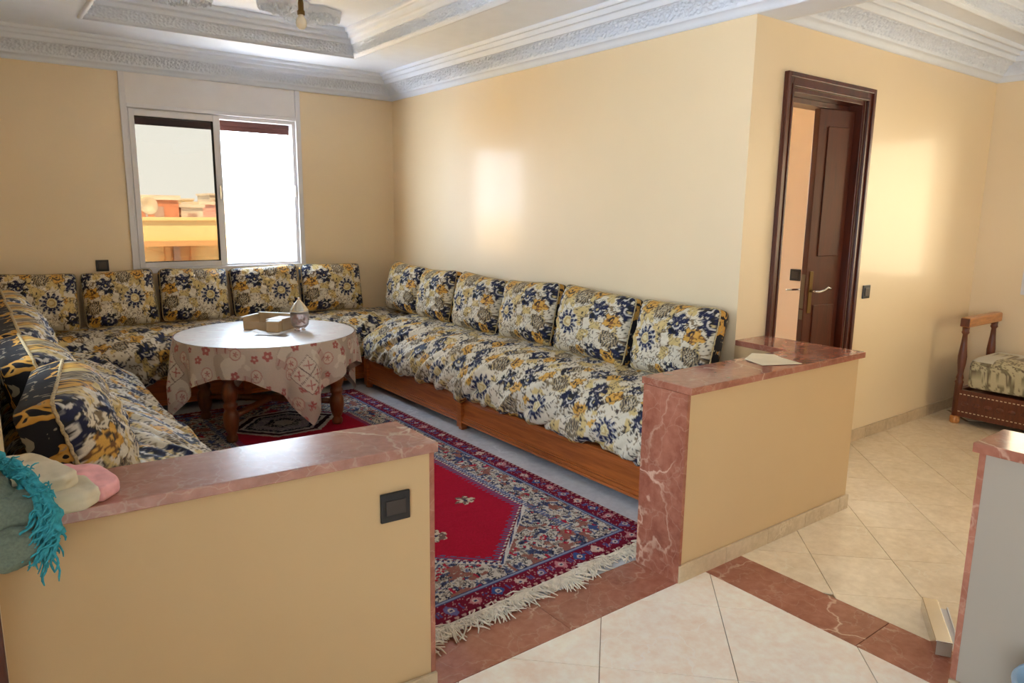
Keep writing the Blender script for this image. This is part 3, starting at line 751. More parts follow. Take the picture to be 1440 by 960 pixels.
for i, (a, b) in enumerate(rb):
    tl = (.01, .035, -.03, .03, -.02, .04)[i]
    place(protoA[i % 2], (3.095+.01*(i % 2), (a+b)/2, .800+.006*(i % 3)), (R(-13), tl, R(-90)+.03*((i % 3)-1)), ((b-a)/.585*.95, 1, .95+.02*(i % 2)),
          'floral cushion with black edge on the right-hand sofa, '+ordn[i])
bb = [(.09, .60, 'first from the left corner'), (.63, 1.12, 'second from the left, below the wall switch'), (1.15, 1.66, 'third from the left, under the tinted window pane'),
      (1.69, 2.25, 'fourth from the left, under the open half of the window'), (2.28, 2.83, 'last before the right corner')]
for i, (a, b, tx) in enumerate(bb):
    place(protoB[i % 2], ((a+b)/2, 6.04, .822), (R(-13), (.03, -.03, .035, -.03, .02)[i], .03*((i % 3)-1)), ((b-a)/.585*.99, 1, .93),
          'floral back sofa cushion, '+tx)
lb = [(2.13, 2.76), (2.84, 3.44), (3.50, 4.07), (4.10, 4.68), (4.71, 5.28)]
lo = ['nearest, beside the heap of clothes', 'second from the clothes heap', 'third from the clothes heap', 'fourth from the clothes heap', 'farthest from the clothes heap']
for i, (a, b) in enumerate(lb):
    place(protoB[(i+1) % 2], (.232 if i == 0 else .187, (a+b)/2, .795), (R(-15), 0, R(90)+(-.14 if i == 0 else .02*(i % 2))), ((b-a)/.585, 1.15, .97), 'floral cushion on the left sofa, '+lo[i])

# ------------------------------------------------------------------ table and cloth
TC = (1.60, 4.945); TR = .595; TZ = .652
tb = empty('round_table', (TC[0], TC[1], .0145)); tag(tb, 'low round wooden table with turned legs under a printed cloth', 'table')
MB().lathe([(0, TZ-.048), (TR-.01, TZ-.048), (TR, TZ-.041), (TR, TZ-.021), (TR-.006, TZ-.016), (0, TZ-.016)], n=64).build('tabletop', M['leg_wood'], tb)
ap = MB()
for k in range(4):
    a = R(90*k); c, s = math.cos(a), math.sin(a)
    x0, x1 = .36, .385
    v_ = [(x*c-y*s, x*s+y*c, z) for x, y, z in ((x0, -.33, .50), (x1, -.33, .50), (x1, .33, .50), (x0, .33, .50), (x0, -.33, TZ-.049), (x1, -.33, TZ-.049), (x1, .33, TZ-.049), (x0, .33, TZ-.049))]
    ap.add(v_, [(0, 3, 2, 1), (4, 5, 6, 7), (0, 1, 5, 4), (1, 2, 6, 5), (2, 3, 7, 6), (3, 0, 4, 7)])
ap.build('apron', M['leg_wood'], tb, bev=.003)
LP = [(.030, .0), (.036, .012), (.036, .035), (.026, .05), (.034, .065), (.045, .10), (.050, .15), (.046, .19), (.034, .215), (.044, .23), (.044, .25), (.034, .262), (.047, .29), (.050, .33), (.044, .36), (.032, .385), (.030, .40), (.042, .41), (.042, .425), (.034, .435), (.038, .48), (.040, TZ-.048)]
for sx in (-1, 1):
    for sy in (-1, 1):
        MB().lathe(LP, (sx*.36, sy*.32, 0), 20).build('leg', M['leg_wood'], tb, smooth=True)
for sx, sy in ((1, 1), (1, -1)):
    MB().tube([(-sx*.36, -sy*.32, .16), (0, 0, .17), (sx*.36, sy*.32, .16)], [.02, .024, .02], 8).build('stretcher', M['leg_wood'], tb, smooth=True)
HA = .80; PH = R(-86)
def clothcol(x, y):
    col = np.empty(x.shape+(3,)); col[:] = C3(206, 190, 176)
    n = fb(x*5, y*5, 31, 2); col[n > .56] = C3(186, 168, 154)
    n = fb(x*9+4, y*9, 33, 2); col[n > .63] = C3(222, 210, 196)
    rs = random.Random(5); P = .27
    def cell(ox, oy, per):
        return ((x-ox)/per+.5) % 1*per-per/2, ((y-oy)/per+.5) % 1*per-per/2
    for ox, oy, r, kd in ((.05, .03, .034, 'f'), (.18, .16, .028, 'f'), (.12, .245, .020, 'f'), (.22, .06, .04, 'c'), (.05, .17, .035, 'c'), (.16, .02, .022, 'b')):
        per = P*1.5
        for qx, qy in ((0, 0), (.5*per, .43*per)):
            dx, dy = cell(ox+qx, oy+qy, per); rr = np.hypot(dx, dy); th = np.arctan2(dy, dx)
            if kd == 'f':
                col[(rr < r*(.6+.4*np.abs(np.cos(2.5*th)))) & (rr > r*.25)] = C3(176, 96, 92); col[rr < r*.2] = C3(206, 180, 160)
            elif kd == 'c':
                col[rr < r] = C3(216, 200, 184); col[np.abs(rr-r) < .0035] = C3(190, 140, 130); col[(rr < r*.55*(.6+.4*np.cos(5*th)))] = C3(184, 120, 112)
            else:
                m_ = (np.abs(dx) < .05) & (np.abs(dy) < .022); col[m_] = C3(196, 170, 160); col[m_ & (np.abs(np.abs(dx)-.03) < .004)] = C3(170, 110, 104)
    # diamond lattice patches at the corners
    for cx in (-1, 1):
        for cy in (-1, 1):
            dx, dy = x-cx*.56, y-cy*.56
            m_ = (np.abs(dx) < .09) & (np.abs(dy) < .09); col[m_] = C3(218, 204, 190)
            e = m_ & ((np.abs(dx) < .0035) | (np.abs(dy) < .0035) | (np.abs(dx) > .086) | (np.abs(dy) > .086)); col[e] = C3(120, 96, 92)
            ax, ay = np.abs(dx)-.045, np.abs(dy)-.045
            xx = m_ & ((np.abs(ax-ay) < .006) | (np.abs(ax+ay) < .006)) & (np.abs(ax) < .022); col[xx] = C3(180, 104, 100)
            rr = np.hypot(x-cx*.70, y-cy*.70); th = np.arctan2(y-cy*.7, x-cx*.7); col[(rr < .035*(.6+.4*np.cos(5*th)))] = C3(170, 84, 82)
    return col
NT = 720; th = np.linspace(0, 2*np.pi, NT+1)[:-1]
ca = np.abs(np.cos(th-PH-R(45))); sa = np.abs(np.sin(th-PH-R(45)))
Lc = HA/np.maximum(ca, sa)
Lc = Lc-.02*(Lc/HA-1)
NR = 60; NH = 90
hang = Lc-TR
# top disc
r = np.linspace(0.0, TR-.004, NR)[None, :]; TH = th[:, None]
X = TC[0]+r*np.cos(TH); Y = TC[1]+r*np.sin(TH)
lx = r*np.cos(TH-PH-R(45)); ly = r*np.sin(TH-PH-R(45))
Pt = np.stack([X, Y, TZ+.002+.0015*(fb(X*9, Y*9, 2)-.5)+0*r], -1)
cl = empty('tablecloth', (0, 0, 0)); tag(cl, 'cream printed tablecloth with red motifs hanging in points over the round table', 'tablecloth')
grid_obj('cloth_top', Pt, M['cloth_top'], cl, clothcol(lx, ly)*.45+.55*C3(240, 238, 238), close_u=True)  # whitish clear cover; print also washed out in place of window glare
t_ = np.linspace(0, 1, NH)[None, :]; hh = hang[:, None]*t_
cf = (Lc/HA-1)[:, None]/.414                                # 0 at sides, 1 at corners
ph = (th-PH)[:, None]; ph = (ph+np.pi/4) % (np.pi/2)-np.pi/4
fold = np.cos(ph*15)*np.exp(-(ph/.62)**2)*.8+.35*(fb(np.cos(TH)*5+7, np.sin(TH)*5+7, 41, 2)-.5)*2
rad = TR+.004+.028*np.clip(hh/.12, 0, 1)*(.4+.3*cf)+fold*.060*np.clip(hh/.30, 0, 1)**1.1
aj = np.sin(ph*15)*np.exp(-(ph/.62)**2)*.03*np.clip(hh/.3, 0, 1)
X = TC[0]+rad*np.cos(TH+aj); Y = TC[1]+rad*np.sin(TH+aj)
Z = TZ+.002-hh*.985+.004*np.exp(-hh*40)
Z = TZ+.002-np.maximum(hh-.006, 0)*.985
Y = np.minimum(Y, 5.553+.004*np.sin(X*40))
lx = (TR+hh)*np.cos(TH-PH-R(45)); ly = (TR+hh)*np.sin(TH-PH-R(45))
grid_obj('cloth_skirt', np.stack([X, Y, Z], -1), M['cloth'], cl, clothcol(lx, ly), close_u=True)

# things on the table
ZT_ = TZ+.0035
bx = empty('cardboard_tray', (1.675, 5.09, ZT_), R(-50)); tag(bx, 'open white cardboard tray holding small cartons on the round table', 'box')
f = MB().box(-.155, .155, -.10, .10, 0, .004).box(-.155, -.150, -.10, .10, 0, .085).box(.150, .155, -.10, .10, 0, .085).box(-.155, .155, .095, .10, 0, .095).box(-.155, .155, -.10, -.096, 0, .055)
f.build('tray', M['carton'], bx, bev=.001)
MB().box(-.175, -.150, -.10, .10, .083, .088).box(-.155, .155, .097, .13, .092, .096).box(.02, .15, -.09, .09, .07, .078).build('paper_lining', M['paper'], bx)
q = empty('small_carton', (1.645, 4.925, ZT_), R(-42)); tag(q, 'small plain carton standing in front of the cardboard tray', 'box')
MB().box(-.045, .045, -.03, .03, 0, .075).build('carton_body', M['carton'], q, bev=.002); MB().box(-.046, .046, -.031, .031, .073, .077).build('lid', M['paper'], q)
P = np.zeros((16, 10, 3)); uu, vv = np.meshgrid(np.linspace(-.12, .12, 16), np.linspace(-.05, .05, 10), indexing='ij')
P[..., 0] = uu; P[..., 1] = vv; P[..., 2] = .003+.022*(uu/.12)**2
o = grid_obj('paper_sheet', P, M['paper']); o.location = (1.585, 4.83, ZT_); o.rotation_euler = (0, 0, R(-42)); tag(o, 'curled white paper sheet lying before the cartons on the table', 'paper')
jr = empty('glass_jar', (1.81, 4.875, ZT_)); tag(jr, 'glass sweet jar with pointed silver lid on the round table', 'jar')
MB().lathe([(.030, 0), (.040, .004), (.028, .014), (.045, .026), (.060, .045), (.064, .08), (.064, .12), (.060, .135), (.056, .135), (.058, .10), (.056, .05), (.03, .03), (.0, .03)], n=28).build('jar_body', M['jar'], jr, smooth=True)
MB().lathe([(.0, .134), (.064, .134), (.066, .142), (.060, .150), (.045, .175), (.026, .200), (.010, .215), (.008, .222), (.010, .228), (.004, .236), (0, .237)], n=28).build('jar_lid', M['steel'], jr, smooth=True)
sw = MB()
for k in range(26):
    a = random.uniform(0, 6.28); rr = random.uniform(0, .04); z = .045+random.uniform(0, .055)
    sw.lathe([(0, -.009), (.008, -.005), (.009, 0), (.008, .005), (0, .009)], (rr*math.cos(a), rr*math.sin(a), z), 7)
tag(sw.build('sweets', plain('pink_sweets', (196, 130, 120), .6), jr, smooth=True), kind='stuff')

# ------------------------------------------------------------------ rug
RX0, RX1, RY0_, RY1_ = .90, 2.49, 2.07, 5.50
gx = np.arange(RX0, RX1+.001, .0048); gy = np.arange(RY0_, RY1_+.001, .0055)
X, Y = np.meshgrid(gx, gy, indexing='ij')
xs = X-RX0; xe = RX1-X; ys = Y-RY0_; ye = RY1_-Y
dxm = np.minimum(xs, xe); dym = np.minimum(ys, ye); d = np.minimum(dxm, dym)
ser = .012*(((X+Y)/.03) % 1 > .5)
col = np.empty(X.shape+(3,)); col[:] = C3(176, 20, 48)
CXR = (RX0+RX1)/2
# spandrel and inner fields
side = .335; tip = .25; slope = .41/.455
def fielddist():
    u_ = np.abs(X-CXR); return np.minimum(side*0+(CXR-RX0-side)-u_, dym-tip-u_*slope)
fd = fielddist(); sw_ = .016*((np.floor((Y+X*.5)/.022) % 2)-.5)
a1 = fb(X*38, Y*38, 51, 2); a2 = fb(X*50, Y*50, 53, 2); a3 = fb(X*26, Y*26, 55, 2)
def ground(m_):
    col[m_] = C3(206, 196, 182)
    col[m_ & (a1 > .61)] = C3(128, 136, 158); col[m_ & (a1 > .67)] = C3(66, 72, 104); col[m_ & (a1 < .33)] = C3(150, 140, 132)
    col[m_ & (np.abs(a2-.5) < .045)] = C3(44, 44, 62)
    col[m_ & (a3 > .66)] = C3(150, 96, 84)
    col[m_ & (fb(X*34+3, Y*34, 61, 1) > .86)] = C3(176, 40, 62)
    col[m_ & (np.abs(a2-.34) < .02)] = C3(150, 130, 112)
ground(fd < 0)
# white toothed edge of the spandrels and blue comb along the field
e1 = (fd < .0) & (fd > -.034) & (d > .2); col[e1] = C3(214, 208, 200)
tk = np.floor((X-Y*.9)/.016) % 2 < 1; col[e1 & tk & (fd < -.008) & (fd > -.026)] = C3(60, 70, 110)
e2 = (fd >= 0) & (fd < .05+.012*np.sin(Y*180)) & (np.sin(X*210+Y*190) > -.1); col[e2] = C3(92, 90, 130)
col[(np.abs(fd) < .007)] = C3(110, 24, 50)
col[(fd > 0.0) & (fd < .012) & (np.sin(Y*260) > 0)] = C3(214, 204, 190)
# outer bands measured from the edge
g1 = (d < .128); col[g1] = C3(122, 22, 46)
s = np.where(dxm < dym, Y, X); c = (s/.115) % 1-.5; r_ = np.hypot(c*.115, d-.070)
alt = np.floor(s/.115) % 4
mt = (np.abs(c)*.115*1.15+np.abs(d-.07)*1.0+.012*(a1-.5)*4) < .036
cols = [C3(196, 128, 132), C3(58, 84, 140), C3(206, 172, 160), C3(110, 104, 150)]
for k in range(4): col[g1 & mt & (alt == k)] = cols[k]
col[g1 & (r_ < .014)] = C3(210, 190, 176); col[g1 & (r_ < .007)] = C3(50, 50, 96)
vv_ = g1 & (np.abs(np.abs(c)-.44) < .05) & (np.abs(d-.07) < .02) & (a1 > .45); col[vv_] = C3(84, 78, 130)
col[g1 & (np.abs(a2-.52) < .018) & (d > .03) & ~mt] = C3(196, 150, 150)
sc_ = (np.hypot(((s/.036) % 1-.5)*.036, d-.020) < .010); col[(d < .032)] = C3(110, 16, 40); col[sc_ & (d < .026)] = C3(196, 150, 140)
col[d < .006] = C3(60, 18, 34)
for a_, b_, cc in ((.122, .132, C3(60, 72, 118)), (.132, .142, C3(140, 150, 176)), (.142, .147, C3(50, 56, 96))): col[(d >= a_) & (d < b_)] = cc
bnd = (dxm > .30) & (dxm < .318) & (dxm < dym) | (np.abs(dxm-.325) < .010) & (fd < 0) & (dym > tip); col[bnd & (np.sin(Y*300) > -.5)] = C3(96, 106, 140)
# big border motifs
for k in range(16):
    by = RY0_+.24+k*.30
    for bx_ in (RX0+.225, RX1-.225):
        rr = np.hypot((X-bx_)*1.3, Y-by); th = np.arctan2(Y-by, X-bx_)
        col[rr < .040*(.75+.25*np.cos(4*th))] = C3(144, 92, 80) if k % 2 else C3(70, 84, 130)
for (ux, uy) in ((.36, .10), (.30, .16), (.44, .13), (.24, .21), (.12, .16), (.42, .22), (.52, .08)):
    for sg in (-1, 1):
        cx = CXR+sg*ux; cy = RY0_+.17+uy*.85
        rr = np.hypot(X-cx, Y-cy); th = np.arctan2(Y-cy, X-cx); col[(rr < .024*(.7+.3*np.cos(4*th))) & (fd < -.05) & (d > .15)] = C3(180, 40, 58); col[rr < .006] = C3(220, 210, 190)
# cream blossoms on the red field
for cx, cy, rd in ((1.945, 2.956, .055), (1.60, 2.70, .065), (1.845, 3.20, .05), (1.44, 2.956, .055), (1.70, 2.50, .0), (1.66, 3.02, .05), (1.9, 3.6, .05), (1.5, 3.5, .055), (1.7, 3.75, .05), (1.95, 4.05, .05), (1.45, 4.0, .05), (1.75, 5.24, .04)):
    if rd == 0: continue
    rr = np.hypot(X-cx, (Y-cy)); th = np.arctan2(Y-cy, X-cx)
    e = rd*(.55+.45*np.abs(np.cos(3*th)))+.012*(a2-.5)*3
    mk = (rr < e) & (fd > .02); col[mk] = C3(212, 196, 170); col[mk & (a2 > .55)] = C3(120, 92, 84); col[mk & (rr < .012)] = C3(60, 50, 80)
# central medallion
mu = np.abs(X-1.66)/.24; mv = np.abs(Y-4.86)/.30; md = np.maximum(mv, mu*.6+mv*.62)
for lim, cc in ((1.0, (204, 190, 180)), (.90, (60, 24, 40)), (.78, (206, 196, 190)), (.70, (44, 46, 66)), (.58, (150, 140, 150)), (.36, (46, 42, 58)), (.20, (196, 180, 170))):
    m_ = md+.06*(a1-.5) < lim; col[m_] = C3(*cc)
col[(md < .66) & (np.abs(a2-.5) < .05)] = C3(200, 190, 180)
col *= (.80+.22*vn(X*210, Y*180, 2)+.10*(fb(X*8, Y*22, 71, 2)-.5))[..., None]
Z = .012+.0012*(vn(X*200, Y*180, 7)-.5)+.002*(fb(X*6, Y*6, 9)-.5)
edge = np.minimum(d/.012, 1); Z = Z*(.15+.85*np.sqrt(np.clip(edge, 0, 1)))
Yw = Y+(1-np.clip(ys/3, 0, 1))*(.09*(X-RX0)/(RX1-RX0)-.053)
rug = grid_obj('patterned_rug', np.stack([X, Yw, Z], -1), M['rug'], None, col)
tag(rug, 'red and blue oriental rug with cream fringe on the salon floor', 'rug')
fr_ = MB(); rnd = random.Random(4)
for k in range(120):
    x = RX0+.012+k*(RX1-RX0-.024)/119; y = RY0_-.053+.09*(x-RX0)/(RX1-RX0)
    ang0 = rnd.gauss(-.1+.9*math.sin(k*.31)*math.sin(k*.11+1), .30)
    for j_ in range(6):
        L = rnd.uniform(.07, .125)*(.88+.22*math.sin(k*.47)); an = ang0+rnd.gauss(0, .16); cu = rnd.gauss(0, 1.6)
        p = Vector((x+rnd.uniform(-.004, .004), y, .010)); pts = [tuple(p)]
        for q_ in range(5):
            an += cu/5; p = p+Vector((math.sin(an)*L/5, -math.cos(an)*L/5, 0)); p.z = max(.0035, .012+.010*math.sin((q_+1)/5*3.1)*rnd.random()-.001*q_)
            if p.y > y+.02: p.y = y+.02
            pts.append(tuple(p))
        fr_.tube(pts, [.0028, .003, .0032, .0028, .0034, .0022], 4)
ff = fr_.build('fringe', M['fringe'], rug, smooth=True); ff['kind'] = 'stuff'; ff['label'] = 'cream knotted wool fringe'
MB().tube([(RX0, RY0_-.053, .008), ((RX0+RX1)/2, RY0_-.008, .009), (RX1, RY0_+.037, .008)], .006, 6).build('edge_cord', M['fringe'], rug, smooth=True)

# ------------------------------------------------------------------ ceiling bulb
bl = empty('hanging_bulb', (1.645, 4.21, 0)); tag(bl, 'bare bulb hanging on a short cord from the ceiling recess', 'bulb')
MB().tube([(0, 0, 2.838), (.003, .002, 2.76), (0, 0, 2.655)], .004, 6).build('cord', M['black'], bl)
MB().lathe([(.006, 2.672), (.013, 2.668), (.016, 2.650), (.016, 2.615), (.021, 2.608), (.021, 2.588)], n=16).build('socket', M['brass'], bl, smooth=True)
MB().lathe([(.013, 2.590), (.016, 2.580), (.027, 2.562), (.031, 2.545), (.028, 2.525), (.016, 2.513), (0, 2.511)], n=20).build('glass_bulb', M['bulb'], bl, smooth=True)

# ------------------------------------------------------------------ envelope, offcut, metal bar, bucket
en = empty('envelope', (0, 0, 0)); tag(en, 'open kraft paper envelope on the marble cap of the right half wall', 'envelope')
def sheet(name, pts, z, m, parent, lift=.004):
    f = MB().prism(pts, z, z+.0015); return f.build(name, m, parent)
sheet('envelope_body', [(2.850, 1.965), (2.800, 1.835), (2.985, 1.752), (3.030, 1.885)], HS+.003, M['envelope'], en)
fl_ = MB(); fl_.add([(2.850, 1.965, HS+.0045), (3.030, 1.885, HS+.0045), (3.045, 1.935, HS+.010), (2.955, 1.998, HS+.016), (2.850, 1.965, HS+.0030), (3.030, 1.885, HS+.003), (3.045, 1.935, HS+.0085), (2.955, 1.998, HS+.0145)],
                    [(0, 1, 2, 3), (7, 6, 5, 4), (0, 4, 5, 1), (1, 5, 6, 2), (2, 6, 7, 3), (3, 7, 4, 0)])
fl_.build('flap', M['envelope'], en)
of = MB().prism([(2.345, .64), (2.36, .58), (2.46, .57), (2.46, .63)], HS+.018, HS+.032).build('marble_offcut', M['red_marble'], bev=.001)
tag(of, 'small reddish marble offcut on the cap of the near right half wall', 'stone')
mbx = empty('metal_bar', (2.690, .968, 0), math.atan2(.15, .245)); tag(mbx, 'short silver metal box section lying on the tiles by the near right half wall', 'metal bar')
MB().box(-.155, .155, -.026, .026, .001, .056).build('box_section', M['steel'], mbx, bev=.002)
MB().box(-.157, -.154, -.023, .023, .004, .053).build('end_cap', plain('dull_end_cap', (150, 132, 112), .6), mbx)
wt = MB().box(-.14, .15, -.016, .016, .0005, .004).box(-.14, .15, -.016, -.012, .0005, .014).build('white_strip', M['alu'], None); wt.location = (2.752, .945, 0); wt.rotation_euler = (0, 0, R(30))
tag(wt, 'flat white strip on the floor beside the silver metal box section', 'strip')
bk = empty('plastic_bucket', (2.172, .44, 0)); tag(bk, 'pale blue plastic bucket at the bottom right corner of the picture', 'bucket')
MB().lathe([(0, 0), (.10, 0), (.105, .005), (.128, .27), (.136, .275), (.138, .285), (.134, .292), (.126, .29), (.10, .01), (0, .01)], n=40).build('bucket_body', M['bucket'], bk, smooth=True)
MB().tube([(.13*math.cos(a), -.02-.10*math.sin(a)*.9, .28-.03*math.sin(a)) for a in [math.pi*k/16 for k in range(17)]], .003, 6).build('handle', M['steel'], bk, smooth=True)

# ------------------------------------------------------------------ daybed on the right
db = empty('daybed', (0, 0, 0)); tag(db, 'carved dark wooden daybed with pale arm rail and patterned mattress in the right corner', 'daybed')
DBX, DBY = 5.70, 2.13
f = MB().box(DBX, DBX+.035, .35, DBY, .055, .255); f.build('side_rail', M['bed_wood'], db, bev=.004)
MB().box(DBX, XR-.03, DBY-.04, DBY, .055, .255).build('end_rail', M['bed_wood'], db, bev=.004)
MB().box(DBX+.03, XR-.03, .35, DBY-.03, .20, .225).build('bed_board', M['bed_wood'], db)
inl = MB(); M['inlay'] = plain('cream_inlay', (214, 190, 150), .5)
for z in (.092, .222):
    y = .36
    while y < DBY-.03: inl.box(DBX-.002, DBX+.002, y, y+.014, z, z+.006); y += .026
tag(inl.build('inlay_beads', M['inlay'], db), kind='stuff')
ca_ = MB(); y = .4
while y < DBY-.08:
    ca_.lathe([(0, 0), (.018, 0), (.014, .004), (.006, .006), (0, .006)], (0, 0, 0), 8)
    k = len(ca_.v)-40
    for i in range(k, len(ca_.v)):
        x_, y_, z_ = ca_.v[i]; ca_.v[i] = (DBX-z_, y+y_*1.4, .158+x_)
    y += .075
tag(ca_.build('carved_studs', M['bed_wood'], db), kind='stuff')
PP = [(.026, .055), (.026, .30), (.030, .31), (.020, .325), (.026, .34), (.018, .37), (.028, .45), (.030, .50), (.020, .60), (.016, .66), (.026, .675), (.022, .69), (.024, .72)]
for px_, py_ in ((DBX+.018, DBY-.02), (XR-.06, DBY-.02)):
    MB().lathe(PP, (px_, py_, 0), 14).build('post', M['bed_wood'], db, smooth=True)
    MB().lathe([(.028, 0), (.034, .01), (.034, .045), (.026, .056)], (px_, py_, 0), 16).build('foot', M['light_wood'], db, smooth=True)
MB().box(DBX-.012, XR-.015, DBY-.055, DBY+.012, .715, .785).build('arm_rail', M['light_wood'], db, bev=.012, seg=3)
MB().box(DBX-.016, DBX-.008, DBY-.052, DBY+.009, .720, .780).build('rail_end', M['bed_wood'], db, bev=.003)
# mattress of daybed
NA, NB = 200, 90
a = np.linspace(.36, DBY-.06, NA)[:, None]; ang = np.linspace(-.25, np.pi+.25, NB)[None, :]
cx, hx = (DBX+.04+XR-.03)/2, (XR-.03-DBX-.02)/2
se = lambda c_, p: np.sign(c_)*np.abs(c_)**p
X = cx-hx*se(np.cos(ang), .35)+0*a; Z = .36+.135*se(np.sin(ang), .35)+0*a
k = np.clip(np.minimum(a-.36, DBY-.06-a)/.05, 0, 1); k = np.sqrt(1-(1-k)**2); X = cx+(X-cx)*(.9+.1*k); Z = .36+(Z-.36)*(.75+.25*k)
pl = np.r_[0, np.cumsum(np.hypot(np.diff(X[50]), np.diff(Z[50])))][None, :]*1.0; n = fb(a*34, pl*34+0*a, 81, 2)+0*X; col = np.empty(X.shape+(3,)); col[:] = C3(196, 184, 146)
col[n > .60] = C3(132, 122, 92); col[np.abs(fb(a*50, pl*50+0*a, 83, 2)+0*X-.5) < .05] = C3(110, 92, 70); topm = (Z > .47) & (fb(a*6, pl*6+0*a, 84)+0*X > .45); col[topm] = C3(214, 208, 190)
X = X+.006*(n-.5); Y = a+0*ang
P = np.stack([X, Y, Z], -1); P[0, :, 0] = cx; P[0, :, 2] = .36; P[-1, :, 0] = cx; P[-1, :, 2] = .36
grid_obj('mattress', P, M['cloth'], db, col)

# ------------------------------------------------------------------ clothes on the left half wall
def lump(name, c, r, p, amp, fq, seed, m, parent=None, rz=0, N=70, squash=None):
    u = np.linspace(0, 2*np.pi, N+1)[:-1][:, None]; v = np.linspace(-np.pi/2, np.pi/2, N//2+8)[None, :]
    x = se(np.cos(v), p)*se(np.cos(u), p); y = se(np.cos(v), p)*se(np.sin(u), p); z = se(np.sin(v), p)+0*u
    dsp = 1+amp*(fb(x*fq+5, (y+z)*fq+5, seed, 3)-.5)*2
    x, y, z = x*dsp*r[0], y*dsp*r[1], z*dsp*r[2]
    if squash: z = squash(x/r[0], y/r[1], z)
    ca_, sa_ = math.cos(rz), math.sin(rz)
    P = np.stack([c[0]+x*ca_-y*sa_, c[1]+x*sa_+y*ca_, c[2]+z], -1)
    return grid_obj(name, P, m, parent, close_u=True)
# beige blanket: folded layers
M['beige'] = plain('beige_blanket', (216, 204, 176), .9, var=.04, vs=50)
M['pink'] = plain('pink_fleece', (246, 178, 178), .95, var=.14, vs=26)
M['green'] = plain('grey_green_knit', (112, 124, 110), .95, var=.16, vs=160)
M['teal'] = plain('teal_wool', (58, 158, 170), .9, var=.22, vs=120)
def folded(name, pts_top, z0, z1, m, parent, seed, sag=.006, N=60):
    """soft folded cloth: outline (plan) lofted over thickness with rounded edge and creases"""
    P0 = np.array(pts_top, float); c0 = P0.mean(0)
    # closed smooth outline
    k = len(P0); tt = np.linspace(0, k, N*2, endpoint=False); i0 = np.floor(tt).astype(int) % k; fr_ = (tt % 1)[:, None]
    out = P0[i0]*(1-fr_)+P0[(i0+1) % k]*fr_
    for _ in range(4): out = (np.roll(out, 1, 0)+2*out+np.roll(out, -1, 0))/4
    v = np.linspace(-np.pi/2, np.pi/2, 15)
    rad = np.concatenate([np.linspace(0, .9, 14)[:-1], .9+.1*np.cos(v), np.linspace(.9, 0, 26)[1:]])
    zz = np.concatenate([np.full(13, 0.), .5+.5*np.sin(v), np.full(25, 1.)])
    X = c0[0]+(out[:, 0:1]-c0[0])*rad[None]; Y = c0[1]+(out[:, 1:2]-c0[1])*rad[None]
    h = z1-z0; top = np.clip(zz[None]*2-1, 0, 1)
    Z = z0+h*zz[None]+top*((fb(X*9+seed, Y*9, seed, 3)-.5)*h*.7+(fb(X*34+seed, Y*16, seed+3, 2)-.5)*.010)
    X = X+(fb(Z*60+seed, Y*14, 4, 2)-.5)*.012; Y = Y+(fb(Z*60, X*14, seed+7, 2)-.5)*.010
    return grid_obj(name, np.stack([X, Y, np.maximum(Z, z0)], -1), m, parent, close_u=True)
bl_ = empty('beige_blanket'); tag(bl_, 'folded beige blanket on the marble cap between the knitwear and the pink cloth', 'blanket')
folded('lower_fold', [(-.02, 1.80), (.06, 1.765), (.155, 1.765), (.185, 1.80), (.165, 1.92), (.12, 2.05), (.02, 2.05), (-.02, 1.95)], HS+.001, HS+.045, M['beige'], bl_, 3)
folded('upper_fold', [(-.03, 1.83), (.05, 1.80), (.120, 1.80), (.150, 1.84), (.120, 1.95), (.075, 2.03), (-.01, 2.03)], HS+.040, HS+.080, M['beige'], bl_, 8)
pk = folded('pink_cloth', [(.130, 1.83), (.190, 1.80), (.232, 1.85), (.225, 1.92), (.175, 2.02), (.120, 2.02), (.11, 1.92)], HS+.001, HS+.040, M['pink'], None, 5)
tag(pk, 'folded pink fleece cloth at the right end of the clothes heap', 'cloth')
gs = empty('green_sweater'); tag(gs, 'grey-green knitted sweater bundled over the edge of the left half wall', 'sweater')
lump('knit_roll', (.012, 1.785, HS+.030), (.085, .055, .046), .75, .16, 3, 12, M['green'], gs, R(12))
lump('knit_roll', (-.015, 1.745, HS-.030), (.085, .045, .050), .75, .14, 3, 15, M['green'], gs, R(4))
lump('knit_roll', (-.055, 1.80, HS+.070), (.080, .075, .050), .8, .14, 3, 18, M['green'], gs, R(20))
sf = empty('teal_scarf'); tag(sf, 'teal woollen scarf with fringe hanging over the marble edge', 'scarf')
rs = random.Random(11); sc1 = MB()
path = [(-.07, 1.87, HS+.150), (-.03, 1.86, HS+.135), (.005, 1.84, HS+.120), (.035, 1.815, HS+.105), (.055, 1.785, HS+.085), (.070, 1.750, HS+.060), (.078, 1.730, HS+.020), (.080, 1.722, HS-.015)]
def curl(p, L, d, wob, r, mb, n=9, zmin=None):
    p = Vector(p); pts = [tuple(p)]; d = Vector(d).normalized(); ph_ = rs.uniform(0, 6.28); f_ = rs.uniform(.9, 1.6)
    side = d.cross(Vector((.3, -.9, .2))).normalized(); s3 = d.cross(side)
    for i in range(n):
        p = p+d*(L/n)+(side*math.cos(ph_+i*f_)+s3*math.sin(ph_+i*f_))*wob; pts.append(tuple(p))
    mb.tube(pts, [r]*(n)+[r*.5], 5)
